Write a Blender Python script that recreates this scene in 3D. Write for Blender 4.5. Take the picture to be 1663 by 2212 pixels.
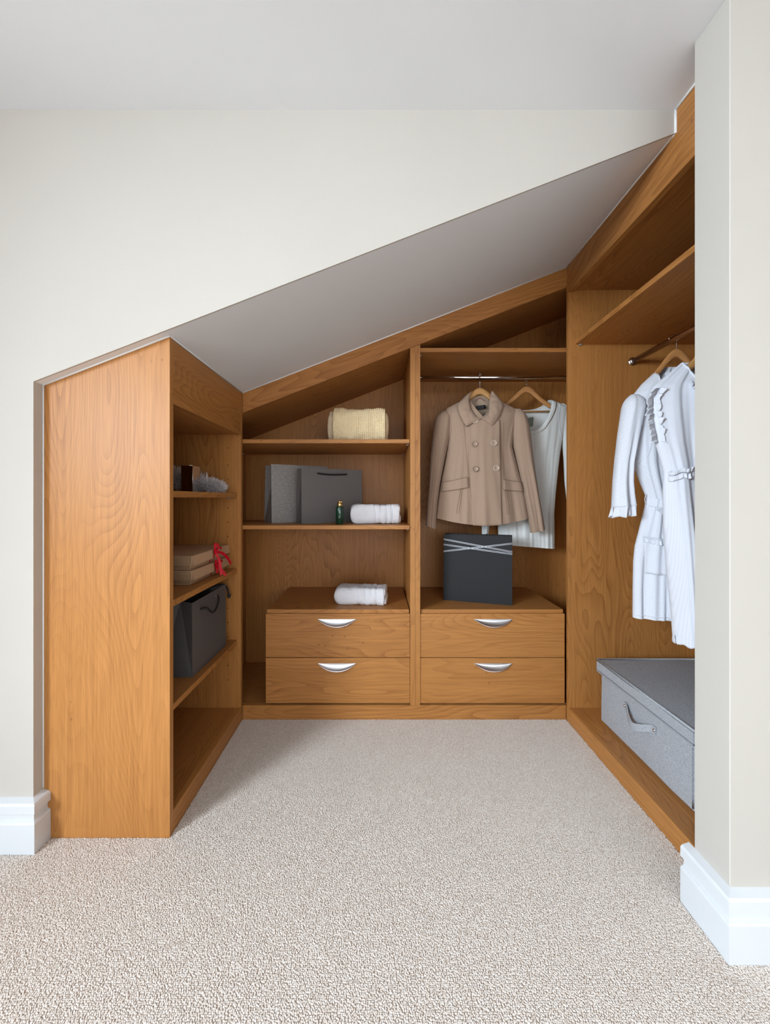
import bpy, bmesh, math, random
import numpy as np
from mathutils import Vector, Matrix, noise

random.seed(7)
rng = np.random.default_rng(7)
for o in list(bpy.data.objects):
    bpy.data.objects.remove(o)
scene = bpy.context.scene
COL = scene.collection
PI = math.pi

# ------------------------------------------------------------------ camera
# level view camera (shift lens), 1 m above the carpet, looking along +Y
F_PX, CX, CY, CAM_H = 840.0, 817.0, 1077.0, 1.0
cam_data = bpy.data.cameras.new('camera')
cam = bpy.data.objects.new('camera', cam_data)
COL.objects.link(cam)
cam.location = (0, 0, CAM_H)
cam.rotation_euler = (PI / 2, 0, 0)
cam_data.sensor_fit = 'AUTO'
cam_data.sensor_width = 36.0
cam_data.lens = F_PX / 2212.0 * 36.0
cam_data.shift_x = (831.5 - CX) / 2212.0
cam_data.shift_y = -(1106.0 - CY) / 2212.0
cam_data.clip_start = 0.02
scene.camera = cam

# ------------------------------------------------------------------ world, light, exposure
world = bpy.data.worlds.new('world')
scene.world = world
world.use_nodes = True
bg = world.node_tree.nodes['Background']
bg.inputs[0].default_value = (0.80, 0.89, 1.0, 1)
bg.inputs[1].default_value = 1.6
world.cycles.sampling_method = 'NONE'


def window_light(name, loc, rot, sx, sy, power, color):
    d = bpy.data.lights.new(name, 'AREA')
    d.shape = 'RECTANGLE'
    d.size, d.size_y, d.energy, d.color = sx, sy, power, color
    o = bpy.data.objects.new(name, d)
    o.location, o.rotation_euler = loc, rot
    COL.objects.link(o)
    return o


# daylight falling in through the window of the side wall and the window behind the camera
window_light('daylight_side_window', (-2.55, -1.3, 1.80), (0, math.radians(-62), 0), 1.6, 2.3, 365, (0.75, 0.88, 1.0))
window_light('daylight_rear_window', (0.9, -4.45, 1.45), (math.radians(76), 0, math.radians(8)), 3.6, 1.8, 48, (0.985, 0.985, 0.985))

vs = scene.view_settings
vs.view_transform = 'Standard'
vs.look = 'None'
vs.gamma = 1.0
vs.exposure = 0.46
vs.use_curve_mapping = False
scene.cycles.use_denoising = True
scene.cycles.max_bounces = 6
scene.cycles.diffuse_bounces = 3
scene.cycles.use_adaptive_sampling = True
scene.cycles.adaptive_threshold = 0.09
scene.cycles.adaptive_min_samples = 16
scene.cycles.caustics_reflective = False
scene.cycles.caustics_refractive = False


# ------------------------------------------------------------------ materials
class NT:
    def __init__(self, name):
        self.m = bpy.data.materials.new(name)
        self.m.use_nodes = True
        self.t = self.m.node_tree
        self.b = self.t.nodes['Principled BSDF']

    def n(self, kind, **kw):
        nd = self.t.nodes.new(kind)
        for k, v in kw.items():
            if k.startswith('i_'):
                key = k[2:]
                nd.inputs[int(key) if key.isdigit() else key].default_value = v
            else:
                setattr(nd, k, v)
        return nd

    def l(self, a, b):
        self.t.links.new(a, b)

    def math(self, op, a, b=None, c=None):
        nd = self.n('ShaderNodeMath', operation=op)
        for i, v in enumerate((a, b, c)):
            if v is None:
                continue
            if isinstance(v, (int, float)):
                nd.inputs[i].default_value = v
            else:
                self.l(v, nd.inputs[i])
        return nd.outputs[0]

    def mix(self, fac, a, b, blend='MIX'):
        nd = self.n('ShaderNodeMix', data_type='RGBA', blend_type=blend)
        for i, v in ((0, fac), (6, a), (7, b)):
            if isinstance(v, (int, float)):
                nd.inputs[i].default_value = v
            elif isinstance(v, tuple):
                nd.inputs[i].default_value = v if len(v) == 4 else v + (1,)
            else:
                self.l(v, nd.inputs[i])
        return nd.outputs[2]

    def ramp(self, fac, stops):
        nd = self.n('ShaderNodeValToRGB')
        el = nd.color_ramp.elements
        while len(el) < len(stops):
            el.new(0.5)
        for e, (p, c) in zip(el, stops):
            e.position = p
            e.color = (c, c, c, 1) if isinstance(c, (int, float)) else tuple(c) + (1,)
        self.l(fac, nd.inputs[0])
        return nd.outputs[0]

    def bump(self, h, strength, dist):
        nd = self.n('ShaderNodeBump', i_Strength=strength, i_Distance=dist)
        self.l(h, nd.inputs['Height'])
        self.l(nd.outputs[0], self.b.inputs['Normal'])

    def mapped(self, src, scale):
        mp = self.n('ShaderNodeMapping')
        mp.inputs['Scale'].default_value = scale
        self.l(src, mp.inputs['Vector'])
        return mp.outputs[0]

    def noise(self, vec, scale, detail=2.0, rough=0.5, dist=0.0):
        nd = self.n('ShaderNodeTexNoise', i_Scale=scale, i_Detail=detail, i_Roughness=rough, i_Distortion=dist)
        self.l(vec, nd.inputs['Vector'])
        return nd.outputs[0]


def plain(name, col, rough=0.5, metal=0.0, spec=0.5, sheen=0.0, noise_scale=0, noise_amt=0.0, bump=0.0, bump_dist=0.001, coat=0.0, trans=0.0, ior=1.45):
    k = NT(name)
    k.b.inputs['Base Color'].default_value = tuple(col) + (1,)
    k.b.inputs['Roughness'].default_value = rough
    k.b.inputs['Metallic'].default_value = metal
    k.b.inputs['Specular IOR Level'].default_value = spec
    k.b.inputs['Coat Weight'].default_value = coat
    k.b.inputs['Transmission Weight'].default_value = trans
    k.b.inputs['IOR'].default_value = ior
    if sheen:
        k.b.inputs['Sheen Weight'].default_value = sheen
    if noise_scale:
        tc = k.n('ShaderNodeTexCoord')
        f = k.noise(tc.outputs['Object'], noise_scale, 1)
        if noise_amt:
            r = k.ramp(f, [(0.3, tuple(c * (1 - noise_amt) for c in col)), (0.7, tuple(min(1, c * (1 + noise_amt)) for c in col))])
            k.l(r, k.b.inputs['Base Color'])
        if bump:
            k.bump(f, bump, bump_dist)
    return k.m


def wood_material(name, axis, light=(0.520, 0.230, 0.063), dark=(0.258, 0.092, 0.021)):
    k = NT(name)
    tc = k.n('ShaderNodeTexCoord')
    oi = k.n('ShaderNodeObjectInfo')
    off = k.n('ShaderNodeVectorMath', operation='SCALE')
    comb = k.n('ShaderNodeCombineXYZ')
    k.l(k.math('MULTIPLY', oi.outputs['Random'], 13.7), comb.inputs[0])
    k.l(k.math('MULTIPLY', oi.outputs['Random'], 31.1), comb.inputs[1])
    k.l(k.math('MULTIPLY', oi.outputs['Random'], 7.3), comb.inputs[2])
    add = k.n('ShaderNodeVectorMath', operation='ADD')
    k.l(tc.outputs['Object'], add.inputs[0])
    k.l(comb.outputs[0], add.inputs[1])
    src = add.outputs[0]

    def sc(a, g):
        v = [a, a, a]
        v[axis] = g
        return tuple(v)
    # cathedral figure: fine contour lines of a stretched noise field
    big = k.noise(k.mapped(src, sc(3.4, 0.55)), 1.0, 2.4, 0.42, 0.2)
    rings = k.math('FRACT', k.math('MULTIPLY', big, 62.0))
    ringline = k.math('POWER', rings, 2.4)
    figure = k.ramp(k.noise(k.mapped(src, sc(5.0, 0.8)), 1.0, 0.0), [(0.38, 0.25), (0.62, 1.0)])
    ringline = k.math('MULTIPLY', ringline, figure)
    streak = k.noise(k.mapped(src, sc(95, 1.5)), 1.0, 1.5, 0.6)
    fine = k.noise(k.mapped(src, sc(420, 9)), 1.0, 1, 0.65)
    tone = k.noise(k.mapped(src, sc(3.2, 0.8)), 1.0, 0, 0.5)
    s = k.math('MULTIPLY', ringline, 0.27)
    s = k.math('MULTIPLY_ADD', streak, 0.40, s)
    s = k.math('MULTIPLY_ADD', fine, 0.50, s)
    s = k.math('MULTIPLY_ADD', tone, 0.22, s)
    fac = k.ramp(s, [(0.34, 0.0), (0.98, 1.0)])
    col = k.mix(fac, tuple(light), tuple(dark))
    # small knots and pin marks
    vor = k.n('ShaderNodeTexVoronoi', i_Scale=1.0)
    k.l(k.mapped(src, sc(34, 26)), vor.inputs['Vector'])
    kmask = k.ramp(vor.outputs['Distance'], [(0.05, 1.0), (0.16, 0.0)])
    where = k.ramp(k.noise(k.mapped(src, sc(5.2, 4.6)), 1.0, 0.0), [(0.66, 0.0), (0.72, 1.0)])
    km = k.math('MULTIPLY', k.math('MULTIPLY', kmask, where), 0.62)
    col = k.mix(km, col, (0.115, 0.040, 0.014))
    k.l(col, k.b.inputs['Base Color'])
    k.b.inputs['Roughness'].default_value = 0.45
    k.b.inputs['Specular IOR Level'].default_value = 0.36
    return k.m


WOOD = [wood_material('oak_grain_' + a, i) for i, a in enumerate('xyz')]
HANGER_WOOD = wood_material('hanger_beech', 0, (0.60, 0.33, 0.12), (0.42, 0.20, 0.065))
HANGER_WOOD2 = wood_material('hanger_cherry', 0, (0.56, 0.26, 0.09), (0.40, 0.17, 0.05))
PAINT = plain('cream_wall_paint', (0.520, 0.482, 0.432), 0.75, spec=0.25, noise_scale=3, noise_amt=0.01)
CEIL = plain('white_ceiling_paint', (0.78, 0.785, 0.80), 0.8, spec=0.2, noise_scale=3, noise_amt=0.01)
GLOSS = plain('white_gloss_paint', (0.66, 0.67, 0.68), 0.32, spec=0.5)
CAULK = plain('white_caulk', (0.86, 0.86, 0.86), 0.6)
STEEL = plain('chrome', (0.72, 0.72, 0.74), 0.16, metal=1.0)
BRUSHED = plain('satin_aluminium', (0.70, 0.71, 0.74), 0.30, metal=1.0)
GOLD = plain('gold_metal', (0.83, 0.62, 0.28), 0.2, metal=1.0)
BLACK_HOLE = plain('dark_bore', (0.02, 0.012, 0.008), 0.9)
TAN = plain('tan_cotton', (0.385, 0.265, 0.190), 0.85, spec=0.2, sheen=0.15, noise_scale=900, noise_amt=0.06, bump=0.08, bump_dist=0.0005)
TAN_EDGE = plain('tan_stitch', (0.27, 0.175, 0.12), 0.9, spec=0.1)
LINING = plain('tan_lining', (0.38, 0.28, 0.20), 0.7)
PINK = plain('dusty_pink_tape', (0.33, 0.15, 0.14), 0.8)
BUTTON = plain('horn_button', (0.42, 0.30, 0.22), 0.3, coat=0.3)
BUTTON_RIM = plain('pale_button_rim', (0.66, 0.58, 0.48), 0.3, coat=0.3)
BLACK_LABEL = plain('black_satin', (0.008, 0.008, 0.010), 0.5)
KNIT_WHITE = plain('white_jersey', (0.76, 0.76, 0.73), 0.85, spec=0.2, noise_scale=700, bump=0.05, bump_dist=0.0004)
ROPE = plain('black_cord', (0.012, 0.010, 0.012), 0.7)
CHARCOAL = plain('charcoal_paper', (0.150, 0.139, 0.134), 0.5, spec=0.4, noise_scale=500, noise_amt=0.05)
DARKGREY = plain('dark_grey_paper', (0.10, 0.094, 0.094), 0.48, spec=0.4)
BLACKPAPER = plain('black_laid_paper', (0.0125, 0.0125, 0.0135), 0.6, spec=0.35, noise_scale=400, noise_amt=0.1)
STRING = plain('white_string', (0.62, 0.63, 0.66), 0.6)
KRAFT = plain('kraft_board', (0.55, 0.345, 0.205), 0.85, spec=0.2, noise_scale=300, noise_amt=0.07)
KRAFT_EDGE = plain('kraft_flute_shadow', (0.20, 0.115, 0.065), 0.95)
RED = plain('red_satin_ribbon', (0.60, 0.006, 0.018), 0.38, spec=0.3)
GREEN_GLASS = plain('dark_green_glass', (0.004, 0.045, 0.022), 0.06, spec=0.6, coat=0.6)
MIRROR = plain('mirror_foil', (0.62, 0.60, 0.60), 0.06, metal=1.0)
MIRROR_EDGE = plain('silver_edge', (0.85, 0.85, 0.83), 0.2, metal=1.0)
def down():
    k = NT('white_down')
    k.b.inputs['Base Color'].default_value = (0.92, 0.89, 0.89, 1)
    k.b.inputs['Roughness'].default_value = 0.9
    tr = k.n('ShaderNodeBsdfTranslucent')
    tr.inputs[0].default_value = (0.92, 0.88, 0.88, 1)
    mx = k.n('ShaderNodeMixShader', i_0=0.45)
    k.l(k.b.outputs[0], mx.inputs[1])
    k.l(tr.outputs[0], mx.inputs[2])
    k.l(mx.outputs[0], k.t.nodes['Material Output'].inputs[0])
    return k.m


FEATHER = down()
CLEAR = plain('clear_plastic', (0.9, 0.9, 0.92), 0.15, trans=0.7)


def carpet_material(name, pile):
    k = NT(name)
    tc = k.n('ShaderNodeTexCoord')
    if pile:
        oi = k.n('ShaderNodeObjectInfo')
        at_ = k.n('ShaderNodeAttribute', attribute_name='tint', attribute_type='INSTANCER')
        col = k.mix(at_.outputs['Fac'], (0.60, 0.505, 0.43), (0.765, 0.685, 0.62))
    else:
        f = k.noise(tc.outputs['Object'], 260, 2)
        col = k.ramp(f, [(0.3, (0.50, 0.40, 0.32)), (0.7, (0.68, 0.58, 0.50))])
    k.l(col, k.b.inputs['Base Color'])
    k.b.inputs['Roughness'].default_value = 0.95
    k.b.inputs['Specular IOR Level'].default_value = 0.1
    return k.m


CARPET = carpet_material('beige_carpet_base', False)
PILE = carpet_material('beige_carpet_loop', True)


def fabric_grey():
    k = NT('grey_marl_canvas')
    tc = k.n('ShaderNodeTexCoord')
    a = k.noise(k.mapped(tc.outputs['Object'], (260, 260, 900)), 1.0, 2, 0.6)
    b = k.noise(k.mapped(tc.outputs['Object'], (420, 700, 160)), 1.0, 2, 0.6)
    f = k.math('MULTIPLY_ADD', b, 0.5, k.math('MULTIPLY', a, 0.5))
    k.l(k.ramp(f, [(0.36, (0.26, 0.268, 0.287)), (0.62, (0.49, 0.497, 0.515))]), k.b.inputs['Base Color'])
    k.b.inputs['Roughness'].default_value = 0.9
    k.b.inputs['Specular IOR Level'].default_value = 0.15
    k.bump(f, 0.25, 0.0008)
    return k.m


def dotted_white():
    k = NT('white_dotted_swiss')
    tc = k.n('ShaderNodeTexCoord')
    sp = k.n('ShaderNodeSeparateXYZ')
    k.l(tc.outputs['Object'], sp.inputs[0])
    cb = k.n('ShaderNodeCombineXYZ')
    k.l(k.math('MULTIPLY', k.math('ADD', sp.outputs[0], sp.outputs[2]), 62.0), cb.inputs[0])
    k.l(k.math('MULTIPLY', k.math('SUBTRACT', sp.outputs[0], sp.outputs[2]), 62.0), cb.inputs[1])
    v = k.n('ShaderNodeTexVoronoi', voronoi_dimensions='2D', i_Scale=1.0, i_Randomness=0.12)
    k.l(cb.outputs[0], v.inputs['Vector'])
    d = k.ramp(v.outputs['Distance'], [(0.09, 1.0), (0.16, 0.0)])
    k.l(k.mix(d, (0.74, 0.75, 0.80), (0.84, 0.84, 0.88)), k.b.inputs['Base Color'])
    k.b.inputs['Roughness'].default_value = 0.85
    k.b.inputs['Specular IOR Level'].default_value = 0.2
    k.bump(d, 0.3, 0.0008)
    return k.m


def pinstripe_white():
    k = NT('white_pinstripe_seersucker')
    tc = k.n('ShaderNodeTexCoord')
    w = k.n('ShaderNodeTexWave', i_Scale=70.0, i_Distortion=0.8)
    w.bands_direction = 'X'
    k.l(tc.outputs['Object'], w.inputs['Vector'])
    k.l(k.mix(w.outputs['Fac'], (0.745, 0.76, 0.82), (0.80, 0.81, 0.865)), k.b.inputs['Base Color'])
    k.b.inputs['Roughness'].default_value = 0.85
    k.b.inputs['Specular IOR Level'].default_value = 0.2
    k.bump(w.outputs['Fac'], 0.10, 0.0004)
    return k.m


def croc_paper():
    k = NT('embossed_croc_paper')
    tc = k.n('ShaderNodeTexCoord')
    v = k.n('ShaderNodeTexVoronoi', i_Scale=42.0, feature='DISTANCE_TO_EDGE')
    k.l(k.mapped(tc.outputs['Object'], (1, 1, 1.25)), v.inputs['Vector'])
    e = k.ramp(v.outputs['Distance'], [(0.0, 0.0), (0.12, 1.0)])
    k.l(k.mix(e, (0.255, 0.236, 0.225), (0.30, 0.28, 0.268)), k.b.inputs['Base Color'])
    k.b.inputs['Roughness'].default_value = 0.42
    k.bump(e, 0.35, 0.001)
    return k.m


def terry():
    k = NT('white_terry')
    tc = k.n('ShaderNodeTexCoord')
    f = k.noise(tc.outputs['Object'], 420, 2, 0.7)
    k.l(k.ramp(f, [(0.3, (0.66, 0.64, 0.66)), (0.65, (0.82, 0.80, 0.82))]), k.b.inputs['Base Color'])
    k.b.inputs['Roughness'].default_value = 0.95
    k.b.inputs['Specular IOR Level'].default_value = 0.1
    k.bump(f, 0.7, 0.003)
    return k.m


MARL, DOTTED, PINSTRIPE, CROC, TERRY = fabric_grey(), dotted_white(), pinstripe_white(), croc_paper(), terry()
WHITE_COTTON = plain('white_cotton', (0.74, 0.75, 0.80), 0.85, spec=0.2)
KNIT = plain('cream_knit', (0.86, 0.70, 0.44), 0.92, spec=0.1)
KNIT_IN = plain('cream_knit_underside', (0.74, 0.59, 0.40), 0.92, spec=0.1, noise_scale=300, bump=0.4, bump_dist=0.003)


# ------------------------------------------------------------------ builders
def at(x, y, Y):
    """photograph pixel at distance Y -> point in the room"""
    return Vector(((x - CX) * Y / F_PX, Y, CAM_H - (y - CY) * Y / F_PX))


def link(o, parent=None):
    COL.objects.link(o)
    if parent is not None:
        o.parent = parent
    return o


def tag(o, label, cat, group=None, kind=None):
    o['label'], o['category'] = label, cat
    if group:
        o['group'] = group
    if kind:
        o['kind'] = kind
    return o


def thing(name, label, cat, loc=(0, 0, 0), rotz=0.0, group=None):
    o = bpy.data.objects.new(name, None)
    o.empty_display_size = 0.05
    o.location, o.rotation_euler = loc, (0, 0, rotz)
    link(o)
    return tag(o, label, cat, group)


def mesh_obj(name, verts, faces, mat, parent=None, smooth=False, loc=None):
    me = bpy.data.meshes.new(name)
    me.from_pydata([tuple(v) for v in verts], [], faces)
    me.update()
    if smooth:
        me.polygons.foreach_set('use_smooth', [True] * len(me.polygons))
    me.materials.append(mat)
    o = bpy.data.objects.new(name, me)
    if loc is not None:
        o.location = loc
    return link(o, parent)


def bm_obj(name, bm, mat, parent=None, smooth=False, loc=None, rot=None):
    bmesh.ops.recalc_face_normals(bm, faces=bm.faces)
    me = bpy.data.meshes.new(name)
    bm.to_mesh(me)
    bm.free()
    if smooth:
        me.polygons.foreach_set('use_smooth', [True] * len(me.polygons))
    if mat is not None:
        me.materials.append(mat)
    o = bpy.data.objects.new(name, me)
    if loc is not None:
        o.location = loc
    if rot is not None:
        o.rotation_euler = rot
    return link(o, parent)


def bm_box(bm, x0, x1, y0, y1, z0, z1, bevel=0.0, segs=1):
    r = bmesh.ops.create_cube(bm, size=1.0)
    vs_ = r['verts']
    for v in vs_:
        v.co = ((x0 + x1) / 2 + v.co.x * (x1 - x0), (y0 + y1) / 2 + v.co.y * (y1 - y0), (z0 + z1) / 2 + v.co.z * (z1 - z0))
    if bevel:
        es = list({e for v in vs_ for e in v.link_edges})
        bmesh.ops.bevel(bm, geom=es, offset=bevel, segments=segs, affect='EDGES', clamp_overlap=True)


def rel(parent, p):
    """room point -> the parent's frame (parents are unscaled, turned about Z only)"""
    if parent is None:
        return Vector(p)
    d = Vector(p) - parent.location
    return Matrix.Rotation(-parent.rotation_euler.z, 3, 'Z') @ d


def board(name, x0, x1, y0, y1, z0, z1, mat, parent=None, bevel=0.0008):
    """a box given in room coordinates, its origin at its own centre"""
    c = Vector(((x0 + x1) / 2, (y0 + y1) / 2, (z0 + z1) / 2))
    bm = bmesh.new()
    bm_box(bm, x0 - c.x, x1 - c.x, y0 - c.y, y1 - c.y, z0 - c.z, z1 - c.z, bevel)
    return bm_obj(name, bm, mat, parent, loc=rel(parent, c))


def prism_xz(name, poly, y0, y1, mat, parent=None, angle=0.0):
    """polygon in X,Z pushed from y0 to y1; the object is turned by angle so the grain can run along a slope"""
    c = Vector((sum(p[0] for p in poly) / len(poly), (y0 + y1) / 2, sum(p[1] for p in poly) / len(poly)))
    R = Matrix.Rotation(angle, 3, 'Y')
    bm = bmesh.new()
    a, b = [], []
    for x, z in poly:
        a.append(bm.verts.new(R.inverted() @ (Vector((x, y0, z)) - c)))
        b.append(bm.verts.new(R.inverted() @ (Vector((x, y1, z)) - c)))
    bm.faces.new(a)
    bm.faces.new(b[::-1])
    n = len(poly)
    for i in range(n):
        bm.faces.new((a[i], b[i], b[(i + 1) % n], a[(i + 1) % n]))
    return bm_obj(name, bm, mat, parent, loc=rel(parent, c), rot=(0, angle, 0))


def tube(name, pts, r, mat, parent=None, seg=10, caps=True, radii=None, flat=1.0):
    """a round bar along a list of points (already in the parent's frame)"""
    P = [Vector(p) for p in pts]
    verts, faces = [], []
    up = Vector((0, 0, 1))
    prev_n = None
    for i, p in enumerate(P):
        t = (P[min(i + 1, len(P) - 1)] - P[max(i - 1, 0)]).normalized()
        if prev_n is None:
            ref = up if abs(t.dot(up)) < 0.9 else Vector((1, 0, 0))
            nrm = (ref - t * ref.dot(t)).normalized()
        else:
            nrm = (prev_n - t * prev_n.dot(t)).normalized()
        prev_n = nrm
        bn = t.cross(nrm)
        rr = radii[i] if radii else r
        for k in range(seg):
            a = 2 * PI * k / seg
            verts.append(p + nrm * math.cos(a) * rr + bn * math.sin(a) * rr * flat)
    for i in range(len(P) - 1):
        for k in range(seg):
            k2 = (k + 1) % seg
            faces.append((i * seg + k, i * seg + k2, (i + 1) * seg + k2, (i + 1) * seg + k))
    if caps:
        faces.append(tuple(range(seg))[::-1])
        faces.append(tuple(range((len(P) - 1) * seg, len(P) * seg)))
    return mesh_obj(name, verts, faces, mat, parent, smooth=True)


def spline(pts, n):
    """Catmull-Rom through the points"""
    P = [Vector(p) for p in pts]
    out = []
    m = len(P) - 1
    for i in range(n + 1):
        t = i / n * m
        k = min(int(t), m - 1)
        u = t - k
        p0, p1, p2, p3 = P[max(k - 1, 0)], P[k], P[k + 1], P[min(k + 2, m)]
        out.append(0.5 * ((2 * p1) + (p2 - p0) * u + (2 * p0 - 5 * p1 + 4 * p2 - p3) * u * u + (3 * p1 - p0 - 3 * p2 + p3) * u ** 3))
    return out


def ribbon(name, pts, width, mat, parent=None, wdir=(0, 1, 0), thick=0.0006):
    """a flat tape along points"""
    P = [Vector(p) for p in pts]
    w = Vector(wdir).normalized() * width / 2
    verts, faces = [], []
    for i, p in enumerate(P):
        t = (P[min(i + 1, len(P) - 1)] - P[max(i - 1, 0)]).normalized()
        nn = t.cross(w).normalized() * thick / 2
        for q in (p - w - nn, p + w - nn, p + w + nn, p - w + nn):
            verts.append(q)
    for i in range(len(P) - 1):
        for k in range(4):
            k2 = (k + 1) % 4
            faces.append((i * 4 + k, i * 4 + k2, (i + 1) * 4 + k2, (i + 1) * 4 + k))
    faces += [(3, 2, 1, 0), tuple(range(len(verts) - 4, len(verts)))]
    return mesh_obj(name, verts, faces, mat, parent)


def lathe(name, prof, mat, parent=None, seg=28, loc=(0, 0, 0)):
    verts, faces = [], []
    for r, z in prof:
        for k in range(seg):
            a = 2 * PI * k / seg
            verts.append((r * math.cos(a), r * math.sin(a), z))
    for i in range(len(prof) - 1):
        for k in range(seg):
            k2 = (k + 1) % seg
            faces.append((i * seg + k, i * seg + k2, (i + 1) * seg + k2, (i + 1) * seg + k))
    faces += [tuple(range(seg))[::-1], tuple(range((len(prof) - 1) * seg, len(prof) * seg))]
    return mesh_obj(name, verts, faces, mat, parent, smooth=True, loc=loc)


def struct(o):
    o['kind'] = 'structure'
    return o


# ------------------------------------------------------------------ main dimensions (metres)
T = 0.020
YB = 1.758            # front of the back units
XL, XR = -0.614, 0.850  # fronts of the side units
YL = 1.145            # near end of the left unit
YW = 1.112            # face of the wall over the opening
XREV = -0.986         # left reveal of the opening
YBACK = 2.224         # back panels
ZC = 2.112            # flat ceiling
ZP = 0.066            # plinth top
SL = (2.046 - 1.479) / (XR - XL)
ANG = -math.atan(SL)


def zs(x):
    return 1.479 + SL * (x - XL)


RX0, RX1, RY0 = -1.90, 2.5, -4.1   # room behind the camera

# ------------------------------------------------------------------ the setting
floor = struct(board('floor', RX0 - 0.1, RX1 + 0.1, RY0 - 0.1, 2.35, -0.06, 0.0, CARPET, bevel=0))
struct(board('ceiling', RX0 - 0.1, RX1 + 0.1, RY0 - 0.1, 1.118, ZC, ZC + 0.08, CEIL, bevel=0))
# wall with the slanted opening
bm = bmesh.new()


def bm_prism(bm, poly, y0, y1):
    a = [bm.verts.new((x, y0, z)) for x, z in poly]
    b = [bm.verts.new((x, y1, z)) for x, z in poly]
    bm.faces.new(a)
    bm.faces.new(b[::-1])
    n = len(poly)
    for i in range(n):
        bm.faces.new((a[i], b[i], b[(i + 1) % n], a[(i + 1) % n]))


bm_prism(bm, [(RX0 - 0.1, 0), (XREV, 0), (XREV, ZC), (RX0 - 0.1, ZC)], YW, 2.30)
bm_prism(bm, [(XREV, zs(XREV)), (XR + 0.001, zs(XR)), (XR + 0.001, ZC), (XREV, ZC)], YW, YW + 0.006)
struct(bm_obj('wall_front', bm, PAINT))
# sloping ceiling of the alcove
struct(prism_xz('ceiling_slope', [(XREV, zs(XREV)), (1.03, zs(1.03)), (1.03, zs(1.03) + 0.05), (XREV, zs(XREV) + 0.05)], YW + 0.006, 2.30, CEIL))
struct(board('wall_alcove_back', XREV - 0.1, 1.7, 2.262, 2.30, 0, 2.2, PAINT, bevel=0))
struct(board('wall_alcove_side', 1.46, 1.7, 0.95, 2.30, 0, 2.2, PAINT, bevel=0))
struct(board('wall_nib', 0.772, RX1 + 0.1, 0.854, 0.950, 0, ZC, PAINT, bevel=0.0015))
struct(board('wall_right', RX1, RX1 + 0.1, RY0, 0.854, 0, ZC, PAINT, bevel=0))


def wall_with_hole(name, axis, pos, thick, a0, a1, h0, h1, z0, z1):
    bm = bmesh.new()
    for (p0, p1, q0, q1) in ((a0, h0, 0, ZC), (h1, a1, 0, ZC), (h0, h1, 0, z0), (h0, h1, z1, ZC)):
        if axis == 'x':
            bm_box(bm, pos, pos + thick, p0, p1, q0, q1)
        else:
            bm_box(bm, p0, p1, pos, pos + thick, q0, q1)
    return struct(bm_obj(name, bm, PAINT))


wall_with_hole('wall_left', 'x', RX0 - 0.1, 0.1, RY0 - 0.1, YW, -2.35, -0.25, 0.70, 2.0)
wall_with_hole('wall_rear', 'y', RY0 - 0.1, 0.1, RX0, RX1 + 0.1, -0.9, 2.4, 0.25, 2.05)
for nm, axis, pos, a0, a1, z0, z1 in (('window_1', 'x', RX0 - 0.08, -2.35, -0.25, 0.70, 2.0), ('window_2', 'y', RY0 - 0.08, -0.9, 2.4, 0.25, 2.05)):
    w = struct(bpy.data.objects.new(nm, None))
    link(w)
    am = (a0 + a1) / 2
    for (p0, p1, q0, q1) in ((a0, a1, z0, z0 + 0.05), (a0, a1, z1 - 0.05, z1), (a0, a0 + 0.05, z0, z1), (a1 - 0.05, a1, z0, z1), (am - 0.03, am + 0.03, z0, z1)):
        if axis == 'x':
            board('window_frame', pos - 0.02, pos + 0.02, p0, p1, q0, q1, GLOSS, w)
        else:
            board('window_frame', p0, p1, pos - 0.02, pos + 0.02, q0, q1, GLOSS, w)

# skirting boards: moulded profile (outwards, up)
SK = [(0.0, 0.0), (0.022, 0.0), (0.022, 0.084), (0.020, 0.088), (0.0135, 0.092), (0.0135, 0.106), (0.0165, 0.110), (0.022, 0.114), (0.022, 0.136), (0.018, 0.141), (0.0, 0.147)]


def skirting(name, path):
    """path: list of (x, y, nx, ny): corner position on the wall and outward mitre vector"""
    bm = bmesh.new()
    cols = []
    for x, y, nx, ny in path:
        cols.append([bm.verts.new((x + nx * d, y + ny * d, h)) for d, h in SK])
    n = len(SK)
    for a, b in zip(cols, cols[1:]):
        for i in range(n):
            bm.faces.new((a[i], b[i], b[(i + 1) % n], a[(i + 1) % n]))
    bm.faces.new(cols[0])
    bm.faces.new(cols[-1][::-1])
    return struct(bm_obj(name, bm, GLOSS))


skirting('baseboard_left', [(RX0, YW, 0, -1), (XREV, YW, 1, -1), (XREV, YL - 0.0005, 1, 0)])
skirting('baseboard_right', [(0.772, 0.966, -1, 0), (0.772, 0.854, -1, -1), (RX1, 0.854, 0, -1)])
skirting('baseboard_side', [(RX0, RY0, 1, 0), (RX0, YW, 1, 0)])

# white caulk beads along the joints of joinery and plaster
def bead(name, a, b, r=0.0035):
    return struct(tube(name, [a, b], r, CAULK, None, 8))


bead('trim_1', (XL + 0.002, YB - 0.001, zs(XL) - 0.001), (XR - 0.001, YB - 0.001, zs(XR) - 0.001), 0.0028)
bead('trim_2', (XR - 0.001, YB, zs(XR) - 0.001), (XR - 0.001, YW + 0.004, zs(XR) - 0.001), 0.003)
bead('trim_3', (XR - 0.0005, YW - 0.001, zs(XR) - 0.002), (XR - 0.0005, YW - 0.001, ZC), 0.004)
bead('trim_4', (XR - 0.001, YW, ZC - 0.001), (XR - 0.001, 0.95, ZC - 0.001), 0.0035)
bead('trim_5', (XREV, YL - 0.001, zs(XREV) - 0.001), (XL, YL - 0.001, zs(XL) - 0.001), 0.0028)
bead('trim_6', (XREV + 0.001, YL - 0.001, 0.15), (XREV + 0.001, YL - 0.001, zs(XREV)), 0.002)
bead('trim_7', (XL + 0.001, YL + 0.002, zs(XL) - 0.001), (XL + 0.001, YB, zs(XL) - 0.001), 0.0015)

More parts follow.
